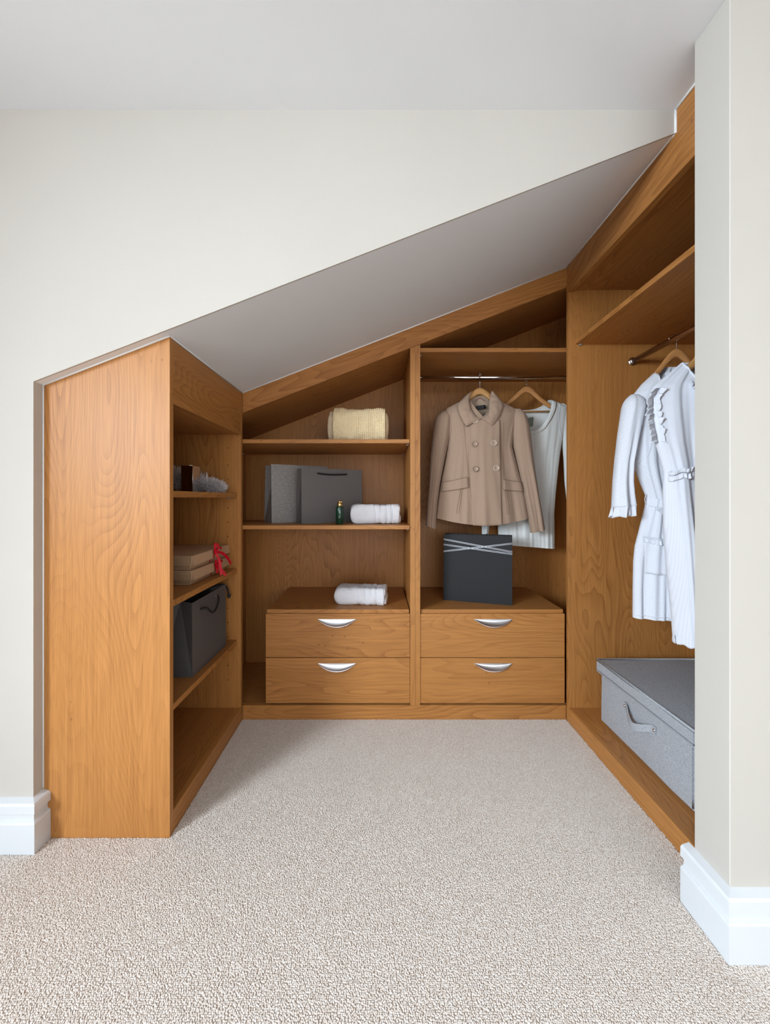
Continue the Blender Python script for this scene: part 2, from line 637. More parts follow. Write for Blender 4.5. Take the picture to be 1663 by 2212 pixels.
# ------------------------------------------------------------------ left shelving unit
u = thing('shelving_unit', 'tall open oak shelving unit with a wide plain side panel, left of the carpet', 'shelving unit', ((XL + XREV) / 2, 1.45, 0))
prism_xz('side_panel', [(XREV + 0.002, 0.0), (XL, 0.0), (XL, zs(XL) - 0.002), (XREV + 0.002, zs(XREV) - 0.002)], YL, YL + T, WOOD[2], u)
Y0, Y1 = YL + T, 1.738
prism_xz('end_panel', [(XREV + 0.002, 0.0), (XL, 0.0), (XL, zs(XL) - 0.002), (XREV + 0.002, zs(XREV) - 0.002)], Y1, YB - 0.0005, WOOD[2], u)
board('back_panel', XREV + 0.002, XREV + 0.012, Y0, Y1, 0, 1.33, WOOD[2], u)
board('plinth', XL - T, XL, Y0, Y1, 0.0, ZP, WOOD[1], u)
board('base_panel', XREV + 0.012, XL - T, Y0, Y1, ZP - 0.018, ZP - 0.0005, WOOD[1], u)
board('fascia', XL - T, XL - 0.0005, Y0, Y1, 1.284, zs(XL) - 0.004, WOOD[1], u)
board('top_panel', XREV + 0.012, XL - T, Y0, Y1, 1.286, 1.304, WOOD[1], u)
SHELF_L = [1.024, 0.688, 0.369]
for z in SHELF_L:
    s = board('shelf', XREV + 0.012, -0.630, Y0 + 0.001, Y1 - 0.001, z - T, z, WOOD[1], u)
    for yy in (Y0 + 0.006, Y1 - 0.006):
        for xx in (-0.665, -0.92):
            bm = bmesh.new()
            bm_box(bm, -0.004, 0.004, -0.005, 0.005, -0.006, 0.0, 0.001)
            o = bm_obj('shelf_pin', bm, CLEAR, s)
            o.location = Vector((xx, yy, z - T)) - Vector((u.location.x, u.location.y, 0)) - s.location - Vector((0, 0, 0))
bm = bmesh.new()
for k in range(34):
    z = 0.19 + k * 0.064 / 2 * 1.0
    if k % 2 or z > 1.20 or any(abs(z - (q - T / 2)) < 0.022 for q in SHELF_L):
        continue
    bmesh.ops.create_circle(bm, cap_ends=True, segments=10, radius=0.0024, matrix=Matrix.Translation((-0.672, Y1 - 0.0006, z)) @ Matrix.Rotation(PI / 2, 4, 'X'))
bmesh.ops.translate(bm, verts=bm.verts, vec=-u.location)
bm_obj('pin_holes', bm, BLACK_HOLE, u)['kind'] = 'stuff'

# ------------------------------------------------------------------ back units
XB0, XM, XB1 = -0.757, 0.167, 1.085
fz = 0.091  # height of the sloping fascia


def panel_yz(name, x0, x1, y0, y1, zb, parent, drop=0.0):
    prism_xz(name, [(x0, zb), (x1, zb), (x1, zs(x1) - 0.012 - drop), (x0, zs(x0) - 0.012 - drop)], y0, y1, WOOD[2], parent)


def back_unit(name, label, x0, x1, ups):
    u = thing(name, label, 'wardrobe', ((x0 + x1) / 2, 2.0, 0))
    for a, b, y0 in ups:
        panel_yz('side_panel', a, b, y0, YBACK, ZP, u, drop=fz - 0.014 if y0 > YB + 0.01 else fz - 0.010)
    ia, ib = ups[0][1], ups[1][0]
    board('base_panel', ia, ib, YB + T, YBACK, ZP - 0.018, ZP - 0.001, WOOD[0], u)
    prism_xz('top_panel', [(ia, zs(ia) - fz), (ib, zs(ib) - fz), (ib, zs(ib) - fz + 0.018), (ia, zs(ia) - fz + 0.018)], YB + T, YBACK, WOOD[0], u, ANG)
    prism_xz('back_panel', [(x0, 0.0), (x1, 0.0), (x1, zs(x1) - 0.03), (x0, zs(x0) - 0.03)], YBACK, YBACK + 0.012, WOOD[2], u)
    return u


u1 = back_unit('open_wardrobe', 'open oak wardrobe bay with two fixed shelves above a pair of drawers, back wall', XB0 - T, XM, ((XB0 - T, XB0, YB + 0.004), (0.1445, XM - 0.0004, YB)))
u2 = back_unit('open_wardrobe', 'open oak wardrobe bay with chrome rail holding the tan jacket, back wall', XM, XB1 + T, ((XM + 0.0004, 0.1895, YB), (XB1, XB1 + T, YB + 0.004)))
# boards that run across both bays
prism_xz('sloping_fascia', [(XL + 0.001, zs(XL) - fz), (XR - 0.0005, zs(XR) - fz), (XR - 0.0005, zs(XR) - 0.003), (XL + 0.001, zs(XL) - 0.003)], YB, YB + T - 0.0005, WOOD[0], None, ANG)
tag(bpy.data.objects['sloping_fascia'], 'sloping oak fascia board running under the slanted ceiling across the back', 'fascia board')
tag(board('plinth_board', XL + 0.001, XR - 0.001, YB, YB + T - 0.001, 0.0, ZP - 0.001, WOOD[0]), 'low oak plinth board along the carpet below the four drawers', 'plinth')


def shelf_pins(s, xs, ys, zt):
    for xx in xs:
        for yy in ys:
            bm = bmesh.new()
            bm_box(bm, -0.005, 0.005, -0.004, 0.004, -0.006, 0.0, 0.001)
            o = bm_obj('shelf_pin', bm, CLEAR, s)
            o.location = Vector((xx, yy, zt)) - s.parent.location - s.location


SZ1, SZ2, SZ3 = 1.270, 0.878, 1.686
for z in (SZ1, SZ2):
    s = board('shelf', XB0 + 0.001, 0.143, YB + 0.012, YBACK - 0.001, z - 0.018, z, WOOD[0], u1)
    shelf_pins(s, (XB0 + 0.008, 0.137), (YB + 0.05, 2.16), z - 0.018)
s = board('shelf', 0.190, XB1 - 0.001, YB + 0.012, YBACK - 0.001, SZ3 - 0.019, SZ3, WOOD[0], u2)
shelf_pins(s, (0.196,), (YB + 0.05, 2.16), SZ3 - 0.019)
RAIL_Y, RAIL_Z = 1.99, 1.620
r_ = tube('clothes_rail', [rel(u2, (0.190, RAIL_Y, RAIL_Z)), rel(u2, (XB1, RAIL_Y, RAIL_Z))], 0.0095, STEEL, u2, 20)
for xx in (0.1895, XB1 - 0.008):
    tube('rail_socket', [rel(u2, (xx, RAIL_Y, RAIL_Z)), rel(u2, (xx + 0.008, RAIL_Y, RAIL_Z))], 0.015, STEEL, u2, 20)


# drawer chests
def crescent_handle(parent, loc):
    """bow handle: straight top edge on the drawer, curved lip that stands proud"""
    W, H, D = 0.174, 0.0305, 0.020
    nu, nv = 28, 8
    verts, faces = [], []
    for off in (0.0, 0.0016):
        for i in range(nu + 1):
            uu = -1 + 2 * i / nu
            h = H * (1 - abs(uu) ** 2.1)
            d = D * (1 - uu * uu) ** 0.8
            for j in range(nv + 1):
                v = j / nv
                z = -h * (1 - (1 - v) ** 1.3)
                y = -d * (v ** 2.2) - 0.0012 + off * 1.0
                verts.append((uu * W / 2, y, z - (off if j == nv else 0)))
    m = (nu + 1) * (nv + 1)
    for i in range(nu):
        for j in range(nv):
            a = i * (nv + 1) + j
            b = a + nv + 1
            faces.append((a, a + 1, b + 1, b))
            faces.append((m + a, m + b, m + b + 1, m + a + 1))
        a = i * (nv + 1) + nv
        b = a + nv + 1
        faces.append((a, m + a, m + b, b))
    return mesh_obj('handle', verts, faces, BRUSHED, parent, smooth=True, loc=loc)


def drawer_chest(x0, x1, label):
    u = thing('drawer_chest', label, 'drawers', ((x0 + x1) / 2, 1.99, ZP))
    board('body', x0 + 0.004, x1 - 0.004, YB + 0.026, YBACK - 0.002, ZP, 0.476, WOOD[2], u)
    board('top', x0 + 0.003, x1 - 0.003, YB + 0.014, YBACK - 0.002, 0.4765, 0.495, WOOD[0], u)
    for z0, z1 in ((0.2805, 0.4795), (0.0725, 0.2775)):
        d = board('drawer', x0, x1, YB + 0.004, YB + 0.0235, z0, min(z1, 0.4775), WOOD[0], u)
        crescent_handle(d, Vector((-0.004 if x0 < 0 else 0.003, -0.0100, min(z1, 0.4775) - 0.0235 - d.location.z - ZP)))
    return u


drawer_chest(-0.510, 0.1435, 'two-drawer oak chest in the left bay with a folded towel on top')
drawer_chest(0.1905, 0.8445, 'two-drawer oak chest in the right bay under the black gift bag')

# ------------------------------------------------------------------ right wardrobe
XRB = 1.43
u3 = thing('open_wardrobe', 'open oak wardrobe on the right with white dresses over a grey storage box', 'wardrobe', (1.14, 1.36, 0))
YR0 = 0.968
board('end_panel', XR, XRB, 1.738, YB - 0.0005, 0.0, 2.040, WOOD[2], u3)
board('side_panel', XR + 0.001, XRB, YR0, YR0 + T, 0.0, 1.95, WOOD[2], u3)
board('back_panel', XRB, XRB + 0.012, YR0, YB, 0.0, 2.04, WOOD[2], u3)
ya, yb = YR0 + T, 1.738
board('plinth', XR, XR + T, ya, yb, 0.0, ZP, WOOD[1], u3)
bp = board('base_panel', XR + T, XRB, ya, yb, ZP - 0.018, ZP - 0.0005, WOOD[1], u3)
for px, py in ((0.893, 1.70), (0.893, 1.43)):
    bm = bmesh.new()
    bmesh.ops.create_circle(bm, cap_ends=True, segments=16, radius=0.006)
    bm_obj('cover_cap', bm, plain('brown_cap', (0.36, 0.17, 0.06), 0.4), bp, loc=Vector((px, py, ZP)) - u3.location - bp.location)
# fascia: reaches the flat ceiling in front of the wall line, the slope behind it
c0 = Vector((XR + T / 2, 1.35, 2.0))
poly = [(YR0, 1.922), (1.738, 1.922), (1.738, zs(XR) - 0.004), (YW + 0.006, zs(XR) - 0.004), (YW + 0.006, ZC - 0.002), (YR0, ZC - 0.002)]
bm = bmesh.new()
a = [bm.verts.new((-T / 2, y - c0.y, z - c0.z)) for y, z in poly]
b = [bm.verts.new((T / 2, y - c0.y, z - c0.z)) for y, z in poly]
bm.faces.new(a)
bm.faces.new(b[::-1])
for i in range(len(poly)):
    bm.faces.new((a[i], b[i], b[(i + 1) % 6], a[(i + 1) % 6]))
bm_obj('fascia', bm, WOOD[1], u3, loc=c0 - u3.location)
board('top_panel', XR + T, XRB, ya, yb, 1.932, 1.950, WOOD[1], u3)
sh = board('shelf', 0.879, XRB, ya + 0.001, yb - 0.001, 1.688, 1.707, WOOD[1], u3)
shelf_pins(sh, (0.90,), (yb - 0.006,), 1.688)
RX, RZ = 1.134, 1.612
tube('clothes_rail', [rel(u3, (RX, ya, RZ)), rel(u3, (RX, yb, RZ))], 0.0115, plain('bronzed_steel', (0.42, 0.30, 0.25), 0.22, metal=1.0), u3, 20)
for y0_, r0 in ((yb - 0.004, 0.018), (yb - 0.014, 0.015), (ya, 0.018)):
    tube('rail_socket', [rel(u3, (RX, y0_, RZ)), rel(u3, (RX, y0_ + 0.005, RZ))], r0, STEEL, u3, 20)
# ------------------------------------------------------------------ cloth builder
def interp_rows(rows, y):
    """rows: (y, xl, xr, depth) -> smooth values at y"""
    for a, b in zip(rows, rows[1:]):
        if y <= b[0]:
            t = (y - a[0]) / (b[0] - a[0])
            t = max(0.0, min(1.0, t))
            return tuple(a[i] + (b[i] - a[i]) * t for i in (1, 2, 3))
    return rows[-1][1:4]


class Cloth:
    """a hollow garment piece: outline rows read off the photograph at distance Yc, given real depth and folds"""

    def __init__(self, rows, Yc, fold=0.004, freq=7.0, seed=0.0, hem=None, grow=1.0, power=4.0):
        self.rows, self.Yc, self.fold, self.freq, self.seed = rows, Yc, fold, freq, seed
        self.hem, self.grow, self.power = hem, grow, power
        self.y0, self.y1 = rows[0][0], rows[-1][0]

    def folds(self, u, v):
        n1 = noise.noise(Vector((u * self.freq * 0.5 + self.seed, v * 1.1 + self.seed * 1.7, self.seed)))
        n2 = noise.noise(Vector((u * self.freq * 1.3 + self.seed * 3, v * 2.2, 4.2 + self.seed)))
        return self.fold * (0.35 + self.grow * v) * (1.3 * n1 + 0.55 * n2)

    def point(self, u, y, front=True):
        xl, xr, d = interp_rows(self.rows, y)
        cx, a = (xl + xr) / 2, (xr - xl) / 2
        v = (y - self.y0) / (self.y1 - self.y0)
        yy = y
        if self.hem:
            yy = y + self.hem(u) * max(0.0, v - 0.6) / 0.4
        p = at(cx + a * u, yy, self.Yc)
        bulge = d * max(0.0, 1 - abs(u) ** self.power) ** 0.55
        f = self.folds(u, v) * min(1.0, (1 - abs(u)) * 6)
        p.y = self.Yc + ((-bulge + f) if front else (bulge * 0.8 + f * 0.7))
        return p

    def on_front(self, x, y, lift=0.0):
        xl, xr, d = interp_rows(self.rows, y)
        u_ = (x - (xl + xr) / 2) / ((xr - xl) / 2)
        p = self.point(max(-0.999, min(0.999, u_)), y)
        p.y -= lift
        return p

    def build(self, name, mat, parent, nu=36, nv=60, cut=None, sub=1, cut_back=None):
        verts, faces = [], []
        n = 2 * nu
        for j in range(nv + 1):
            y = self.y0 + (self.y1 - self.y0) * j / nv
            for i in range(n):
                if i <= nu:
                    u_ = -math.cos(PI * i / nu)
                    verts.append(rel(parent, self.point(u_, y, True)))
                else:
                    u_ = math.cos(PI * (i - nu) / nu)
                    verts.append(rel(parent, self.point(u_, y, False)))
        for j in range(nv):
            for i in range(n):
                i2 = (i + 1) % n
                if cut and i < nu:
                    um = -math.cos(PI * (i + 0.5) / nu)
                    ym = self.y0 + (self.y1 - self.y0) * (j + 0.5) / nv
                    xl, xr, d = interp_rows(self.rows, ym)
                    if cut((xl + xr) / 2 + (xr - xl) / 2 * um, ym):
                        continue
                if cut_back and i >= nu:
                    um = math.cos(PI * (i + 0.5 - nu) / nu)
                    ym = self.y0 + (self.y1 - self.y0) * (j + 0.5) / nv
                    xl, xr, d = interp_rows(self.rows, ym)
                    if cut_back((xl + xr) / 2 + (xr - xl) / 2 * um, ym):
                        continue
                faces.append((j * n + i, (j + 1) * n + i, (j + 1) * n + i2, j * n + i2))
        o = mesh_obj(name, verts, faces, mat, parent, smooth=True)
        if sub:
            m = o.modifiers.new('smooth', 'SUBSURF')
            m.levels = m.render_levels = sub
        return o


def resample(pts, n):
    P = [Vector(p) for p in pts]
    L = [0.0]
    for a, b in zip(P, P[1:]):
        L.append(L[-1] + (b - a).length)
    out = []
    for i in range(n + 1):
        s = L[-1] * i / n
        k = 0
        while k < len(P) - 2 and L[k + 1] < s:
            k += 1
        t = (s - L[k]) / max(1e-9, L[k + 1] - L[k])
        out.append(P[k].lerp(P[k + 1], min(1, max(0, t))))
    return out


def sheet_between(name, A, B, mat, parent, bulge=0.0, nv=10, thick=0.0016, wav=0.0):
    """a curved sheet spanning two edges with equal point counts"""
    verts, faces = [], []
    n = len(A)
    for i in range(n):
        for j in range(nv + 1):
            t = j / nv
            p = A[i].lerp(B[i], t)
            s = math.sin(PI * min(1.0, t * 1.15) ** 0.8) if t < 0.87 else 0.0
            p.y -= bulge * math.sin(PI * t) + wav * noise.noise(p * 60)
            verts.append(rel(parent, p))
    for i in range(n - 1):
        for j in range(nv):
            a = i * (nv + 1) + j
            faces.append((a, a + 1, a + nv + 2, a + nv + 1))
    o = mesh_obj(name, verts, faces, mat, parent, smooth=True)
    m = o.modifiers.new('thickness', 'SOLIDIFY')
    m.thickness = thick
    m.offset = 0
    return o


def patch(name, cloth, quad, mat, parent, lift=0.003, nu=12, nv=8, thick=0.0016, taper=False):
    """a piece sewn onto the front of a cloth; quad = TL, TR, BR, BL in photograph pixels"""
    TL, TR, BR, BL = quad
    verts, faces = [], []
    for j in range(nv + 1):
        for i in range(nu + 1):
            s, t = i / nu, j / nv
            x = (TL[0] * (1 - s) + TR[0] * s) * (1 - t) + (BL[0] * (1 - s) + BR[0] * s) * t
            y = (TL[1] * (1 - s) + TR[1] * s) * (1 - t) + (BL[1] * (1 - s) + BR[1] * s) * t
            verts.append(rel(parent, cloth.on_front(x, y, lift * (min(1.0, s * 1.6) if taper else 1.0))))
    for j in range(nv):
        for i in range(nu):
            a = j * (nu + 1) + i
            faces.append((a, a + nu + 1, a + nu + 2, a + 1))
    o = mesh_obj(name, verts, faces, mat, parent, smooth=True)
    m = o.modifiers.new('thickness', 'SOLIDIFY')
    m.thickness = thick
    m.offset = 0
    return o


def seam(name, cloth, pts, mat, parent, r=0.0007, lift=0.0005):
    P = resample([Vector((p[0], p[1], 0)) for p in pts], 14)
    return tube(name, [rel(parent, cloth.on_front(p.x, p.y, lift)) for p in P], r, mat, parent, 6)


def ruffle(name, path, width, mat, parent, waves=14, amp=0.006, wdir=(0, 0, -1), out=(0, -1, 0), skew=0.0):
    """gathered frill hanging from a path (room points)"""
    n = waves * 14
    P = resample(path, n)
    w, ov = Vector(wdir).normalized(), Vector(out).normalized()
    nv = 5
    verts, faces = [], []
    for i, p in enumerate(P):
        ph = 2 * PI * waves * i / n
        for j in range(nv + 1):
            t = j / nv
            wob = (math.sin(ph + 1.3 * math.sin(ph * 0.31)) + 0.35 * math.sin(ph * 2.3 + 1)) * amp * (0.25 + 0.75 * t) * (0.7 + 0.5 * math.sin(ph * 0.23 + 2))
            q = p + w * width * t * (1 + 0.12 * math.sin(ph * 0.61)) + ov * (wob + 0.002) + Vector((skew * t * math.cos(ph), 0, 0))
            verts.append(rel(parent, q))
    for i in range(n):
        for j in range(nv):
            a = i * (nv + 1) + j
            faces.append((a, a + 1, a + nv + 2, a + nv + 1))
    o = mesh_obj(name, verts, faces, mat, parent, smooth=True)
    m = o.modifiers.new('thickness', 'SOLIDIFY')
    m.thickness = 0.0009
    return o


# ------------------------------------------------------------------ coat hangers
def hanger(label, top, *a_, drop=1.0, **kw_):
    return hanger_(label, top, *a_, drop=drop, **kw_)


def hanger_(label, top, rail_z, rail_r, mat, half=0.20, rot=0.0, bar=True, bar_mat=None, hook_lean=0.0, rail_dir='x', hook_off=0.0, drop=1.0):
    """wooden hanger; top = highest point of the wooden arch"""
    h = thing('coat_hanger', label, 'hanger', top, rot)
    prof = [(0.0, 0.0), (0.018, -0.005), (0.036, -0.018), (0.056, -0.036), (0.080, -0.056), (0.115, -0.079), (0.125, -0.085), (half, -0.116 if half > 0.17 else -0.100)]
    prof = [(x, z * drop) for x, z in prof]
    th = [0.034, 0.034, 0.034, 0.032, 0.029, 0.026, 0.023, 0.019]
    pts = [(-x, z, t) for (x, z), t in zip(prof[::-1], th[::-1])][:-1] + [(x, z, t) for (x, z), t in zip(prof, th)]
    P = spline([Vector((x, t, z)) for x, z, t in pts], 64)
    verts, faces = [], []
    seg = 12
    for i, p in enumerate(P):
        x, t, z = p.x, p.y, p.z
        ht, hd = t / 2, 0.0065 + 0.002 * (1 - abs(x) / half)
        for k in range(seg):
            a = 2 * PI * k / seg
            ca, sa = math.cos(a), math.sin(a)
            verts.append((x, math.copysign(abs(sa) ** 0.6, sa) * hd, z - ht + math.copysign(abs(ca) ** 0.6, ca) * ht))
    for i in range(len(P) - 1):
        for k in range(seg):
            k2 = (k + 1) % seg
            faces.append((i * seg + k, (i + 1) * seg + k, (i + 1) * seg + k2, i * seg + k2))
    faces += [tuple(range(seg)), tuple(range((len(P) - 1) * seg, len(P) * seg))[::-1]]
    mesh_obj('shoulder_bar', verts, faces, mat, h, smooth=True)
    # hook over the rail
    dz = rail_z - top[2]
    R = rail_r + 0.0035
    c = (hook_off, 0, dz)
    hk = [(0, 0, -0.004), (0.0, 0, dz * 0.35), (hook_lean * 0.4, 0, dz * 0.6), (c[0] + R, 0, dz - R * 0.45)]
    arc = [(c[0] + R * math.cos(a), 0, c[2] + R * math.sin(a)) for a in [math.radians(d) for d in range(0, 216, 18)]]
    pts = spline([Vector(p) for p in hk], 16)[:-1] + [Vector(p) for p in arc]
    if rail_dir == 'x':   # the hook plane is turned across the rail
        ml = Matrix.Rotation(PI / 2, 3, 'Z')
        pts = [ml @ p for p in pts]
    pts = [Matrix.Rotation(-rot, 3, 'Z') @ p for p in pts]
    tube('hook', pts, 0.0017, STEEL, h, 8)
    if bar:
        zb = prof[-1][1] - 0.022
        tube('trouser_bar', [(-half + 0.012, 0, zb), (half - 0.012, 0, zb)], 0.0045, bar_mat or GOLD, h, 10)
        for s_ in (-1, 1):
            tube('bar_end', [(s_ * (half - 0.012), 0, zb - 0.002), (s_ * (half - 0.010), 0, prof[-1][1] - 0.009)], 0.004, mat, h, 8)
    return h


# ------------------------------------------------------------------ tan jacket
JY = 1.955
jk = thing('jacket', 'tan double-breasted short jacket with rounded collar hanging from the chrome rail', 'jacket', (at(1037, 1137, JY).x, JY, at(1037, 1137, JY).z))
hanger('pale wooden hanger showing above the collar of the tan jacket', at(1036.5, 838, JY), RAIL_Z, 0.0095, HANGER_WOOD, half=0.165, bar=False)
jhem = lambda u_: 14 * (1 - u_ * u_) - 4
body = Cloth([(864, 1000, 1074, 0.022), (872, 984, 1090, 0.034), (882, 966, 1110, 0.044), (894, 957, 1121, 0.050), (915, 960, 1117, 0.056), (940, 966, 1109, 0.058), (965, 967, 1106, 0.056), (1000, 961, 1115, 0.050),
              (1040, 953, 1125, 0.048), (1080, 947, 1134, 0.050), (1123, 942, 1141, 0.056)], JY, fold=0.0125, freq=6.5, seed=2.3, hem=jhem, power=2.6)


def neck_v(x, y):
    if y > 905:
        return False
    t = max(0.0, min(1.0, (y - 862) / 43.0))
    return 1012 + 24 * t ** 1.7 < x < 1059 - 20 * t ** 2.4


body.build('body', TAN, jk, nu=90, nv=140, cut=neck_v, sub=0)
for sg in (0, 1):
    pts_ = []
    for k_ in range(16):
        yv = 864 + 41 * k_ / 15
        t_ = max(0.0, min(1.0, (yv - 862) / 43.0))
        pts_.append(rel(jk, body.on_front(1012 + 24 * t_ ** 1.7 if sg == 0 else 1059 - 20 * t_ ** 2.4, yv, -0.001)))
    tube('neck_edge', pts_, 0.0030, TAN, jk, 8)
for rows, sd in (([(889, 955, 966, 0.012), (894, 947, 972, 0.026), (902, 941, 975, 0.036), (915, 938, 974, 0.040), (940, 935, 971, 0.038), (965, 932, 966, 0.036), (1000, 929, 959, 0.034), (1040, 927, 951, 0.031), (1080, 924, 945, 0.029), (1112, 921, 942, 0.028), (1139, 919, 941, 0.028)], 1.1),
                 ([(884, 1110, 1125, 0.012), (890, 1106, 1132, 0.026), (901, 1104, 1138, 0.036), (915, 1104, 1142, 0.040), (940, 1106, 1146, 0.038), (965, 1109, 1149, 0.036), (1000, 1117, 1153, 0.034), (1040, 1126, 1159, 0.032), (1080, 1134, 1165, 0.031), (1112, 1140, 1171, 0.030), (1147, 1145, 1177, 0.030)], 5.7)):
    sl = Cloth(rows, JY - 0.004, fold=0.007, freq=4.0, seed=sd, hem=lambda u_, s=sd: (4 * u_ if s < 2 else -4 * u_), power=2.4)
    sl.build('sleeve', TAN, jk, nu=20, nv=50)
# overlapping front panel (right edge stands free)
TLq, TRq, BRq, BLq = (1004, 908), (1072, 912), (1077, 1124), (1016, 1124)
patch('front_panel', body, (TLq, TRq, BRq, BLq), TAN, jk, lift=0.0048, nu=20, nv=48, thick=0.0020, taper=True)


def at3(pts, Y):
    return [at(x, y, Y + d) for x, y, d in pts]


# collar leaves, drawn from the roll line to the outer edge
cy = JY - 0.050
leafL_in = at3([(1017, 847, 0.030), (1013, 858, 0.012), (1013, 868, 0.0), (1016, 882, -0.006), (1023, 893, -0.008), (1036, 905, -0.006)], cy)
leafL_out = at3([(1017, 847, 0.032), (1003, 858, 0.026), (990, 872, 0.012), (988, 882, 0.004), (994, 900, -0.006), (1003, 917, -0.010), (1007, 922, -0.012), (1021, 913, -0.012), (1037, 905.5, -0.009)], cy)
leafR_in = at3([(1062, 846, 0.030), (1058, 858, 0.012), (1057, 870, 0.0), (1057, 884, -0.006), (1055, 894, -0.009), (1040, 905, -0.007)], cy)
leafR_out = at3([(1062, 846, 0.032), (1074, 856, 0.026), (1085, 870, 0.012), (1086, 880, 0.004), (1080, 898, -0.006), (1068, 916, -0.010), (1062, 920.5, -0.012), (1051, 911, -0.012), (1040, 905.5, -0.010)], cy)
for A_, B_ in ((leafL_in, leafL_out), (leafR_in, leafR_out)):
    sheet_between('collar', resample(A_, 30), resample(B_, 30), TAN, jk, bulge=0.010, thick=0.0028, wav=0.004)
    rim = resample(B_, 40)[4:]
    tube('collar_stitching', [rel(jk, p + Vector((0, -0.0015, 0))) for p in rim], 0.0009, TAN_EDGE, jk, 6)
# back of the neck: lining, hanging loop, label
bk = []
nA = [at(1016 + 42 * i / 12, 852 + 3 * math.sin(PI * i / 12), JY + 0.012) for i in range(13)]
nB = [at(1011 + 53 * i / 12, 908, JY + 0.024) for i in range(13)]
sheet_between('neck_lining', nA, nB, LINING, jk, bulge=-0.004, thick=0.001)
tube('hanging_loop', [rel(jk, p) for p in spline([at(1027, 867, JY + 0.008), at(1031, 861, JY + 0.008), at(1038, 860, JY + 0.008), at(1047, 866, JY + 0.008)], 14)], 0.0022, PINK, jk, 8)
lab = sheet_between('neck_label', resample([at(1027.5, 877.5, JY + 0.004), at(1048, 874.5, JY + 0.004)], 6), resample([at(1029, 885.5, JY + 0.006), at(1049, 882, JY + 0.006)], 6), BLACK_LABEL, jk, thick=0.0008)
tube('tag_cord', [rel(jk, at(1032.5, 884, JY + 0.002)), rel(jk, at(1031.5, 902, JY - 0.01))], 0.0009, ROPE, jk, 6)
# buttons
for bx, by, big in ((1018.5, 963, 0), (1058.5, 960.7, 1), (1020.6, 1015, 0), (1064, 1013, 1), (1019.5, 914, 1), (1053.5, 911, 0)):
    p = body.on_front(bx, by, 0.0085)
    if by < 920:
        p.y += 0.002
    rr = 0.0150 if big else 0.0138
    o = lathe('button', [(0.0, 0.0), (rr, 0.0), (rr, 0.003), (rr * 0.8, 0.0042), (rr * 0.74, 0.003), (0.0, 0.003)], BUTTON, jk, 24)
    o.location = rel(jk, p)
    o.rotation_euler = (PI / 2, 0, 0)
    ring = [Vector((rr * 0.9 * math.cos(2 * PI * k / 24), rr * 0.9 * math.sin(2 * PI * k / 24), 0.0036)) for k in range(25)]
    tube('button_rim', ring, 0.0013, BUTTON_RIM if big else TAN_EDGE, o, 6, caps=False)
    for hx, hy in ((-0.0022, -0.0022), (0.0022, 0.0022)):
        lathe('thread_hole', [(0, 0.0029), (0.0011, 0.0029), (0.0011, 0.0034), (0, 0.0034)], TAN_EDGE, o, 8, loc=(hx, hy, 0))
# pocket flaps, welts and seams
for q in (((953, 1043), (1005.5, 1031), (1006.5, 1051), (951, 1063.5)), ((1079, 1035), (1123, 1042.5), (1127, 1063), (1079, 1056))):
    f_ = patch('pocket_flap', body, q, TAN, jk, lift=0.0065, thick=0.003)
    edge = [q[0], q[3], q[2], q[1]]
    tube('flap_stitching', [rel(jk, body.on_front(p.x, p.y, 0.0085)) for p in resample([Vector((x, y, 0)) for x, y in edge], 40)], 0.0007, TAN_EDGE, jk, 6)
    seam('flap_seam', body, [q[0], q[1]], TAN_EDGE, jk, 0.0012, 0.008)
for pts in ([(994.5, 1052), (990, 1080), (985.4, 1105)], [(990.5, 1053), (986, 1080), (981.5, 1105)], [(1084, 1057), (1087, 1082), (1089.3, 1106)], [(1088, 1058), (1091, 1082), (1093, 1106)]):
    seam('welt_seam', body, pts, TAN_EDGE, jk, 0.0009, 0.001)
for pts in ([(997, 917), (1000, 950), (1003, 990), (1010, 1040), (1014, 1075)], [(1081, 917), (1082, 950), (1083, 990), (1080, 1030)],
            [(972, 893), (970, 910), (973, 930), (968, 958)], [(1105, 893), (1104, 910), (1102, 935), (1105, 965)]):
    seam('panel_seam', body, pts, TAN_EDGE, jk, 0.0008, 0.0008)

# ------------------------------------------------------------------ white top behind it
TY = 2.060
ts = thing('long_sleeved_top', 'plain white scoop-neck top half hidden behind the tan jacket', 'top', (at(1145, 1180, TY).x, TY, at(1145, 1180, TY).z))
hanger('reddish wooden hanger carrying the white scoop-neck top', at(1137, 834.5, TY), RAIL_Z, 0.0095, HANGER_WOOD2, half=0.158, drop=1.12, rot=math.radians(-3), bar=True, bar_mat=HANGER_WOOD)
tb = Cloth([(864, 1083, 1193, 0.014), (872, 1067, 1212, 0.018), (880, 1054, 1224, 0.020), (900, 1052, 1224, 0.022), (930, 1056, 1219, 0.024), (953, 1062, 1214, 0.024), (985, 1066, 1209, 0.022), (1021, 1069, 1205, 0.022), (1070, 1072, 1200, 0.024), (1108, 1074, 1197, 0.026), (1180, 1077, 1198, 0.030)],
           TY, fold=0.008, freq=7.0, seed=8.8, hem=lambda u_: 5 * u_)


def scoop(x, y):
    return (x < 1100 and y < 876) or (abs(x - 1138) < 52 * max(0.0, 1 - ((y - 850) / 84.0) ** 2) ** 0.5 if y < 934 else False)


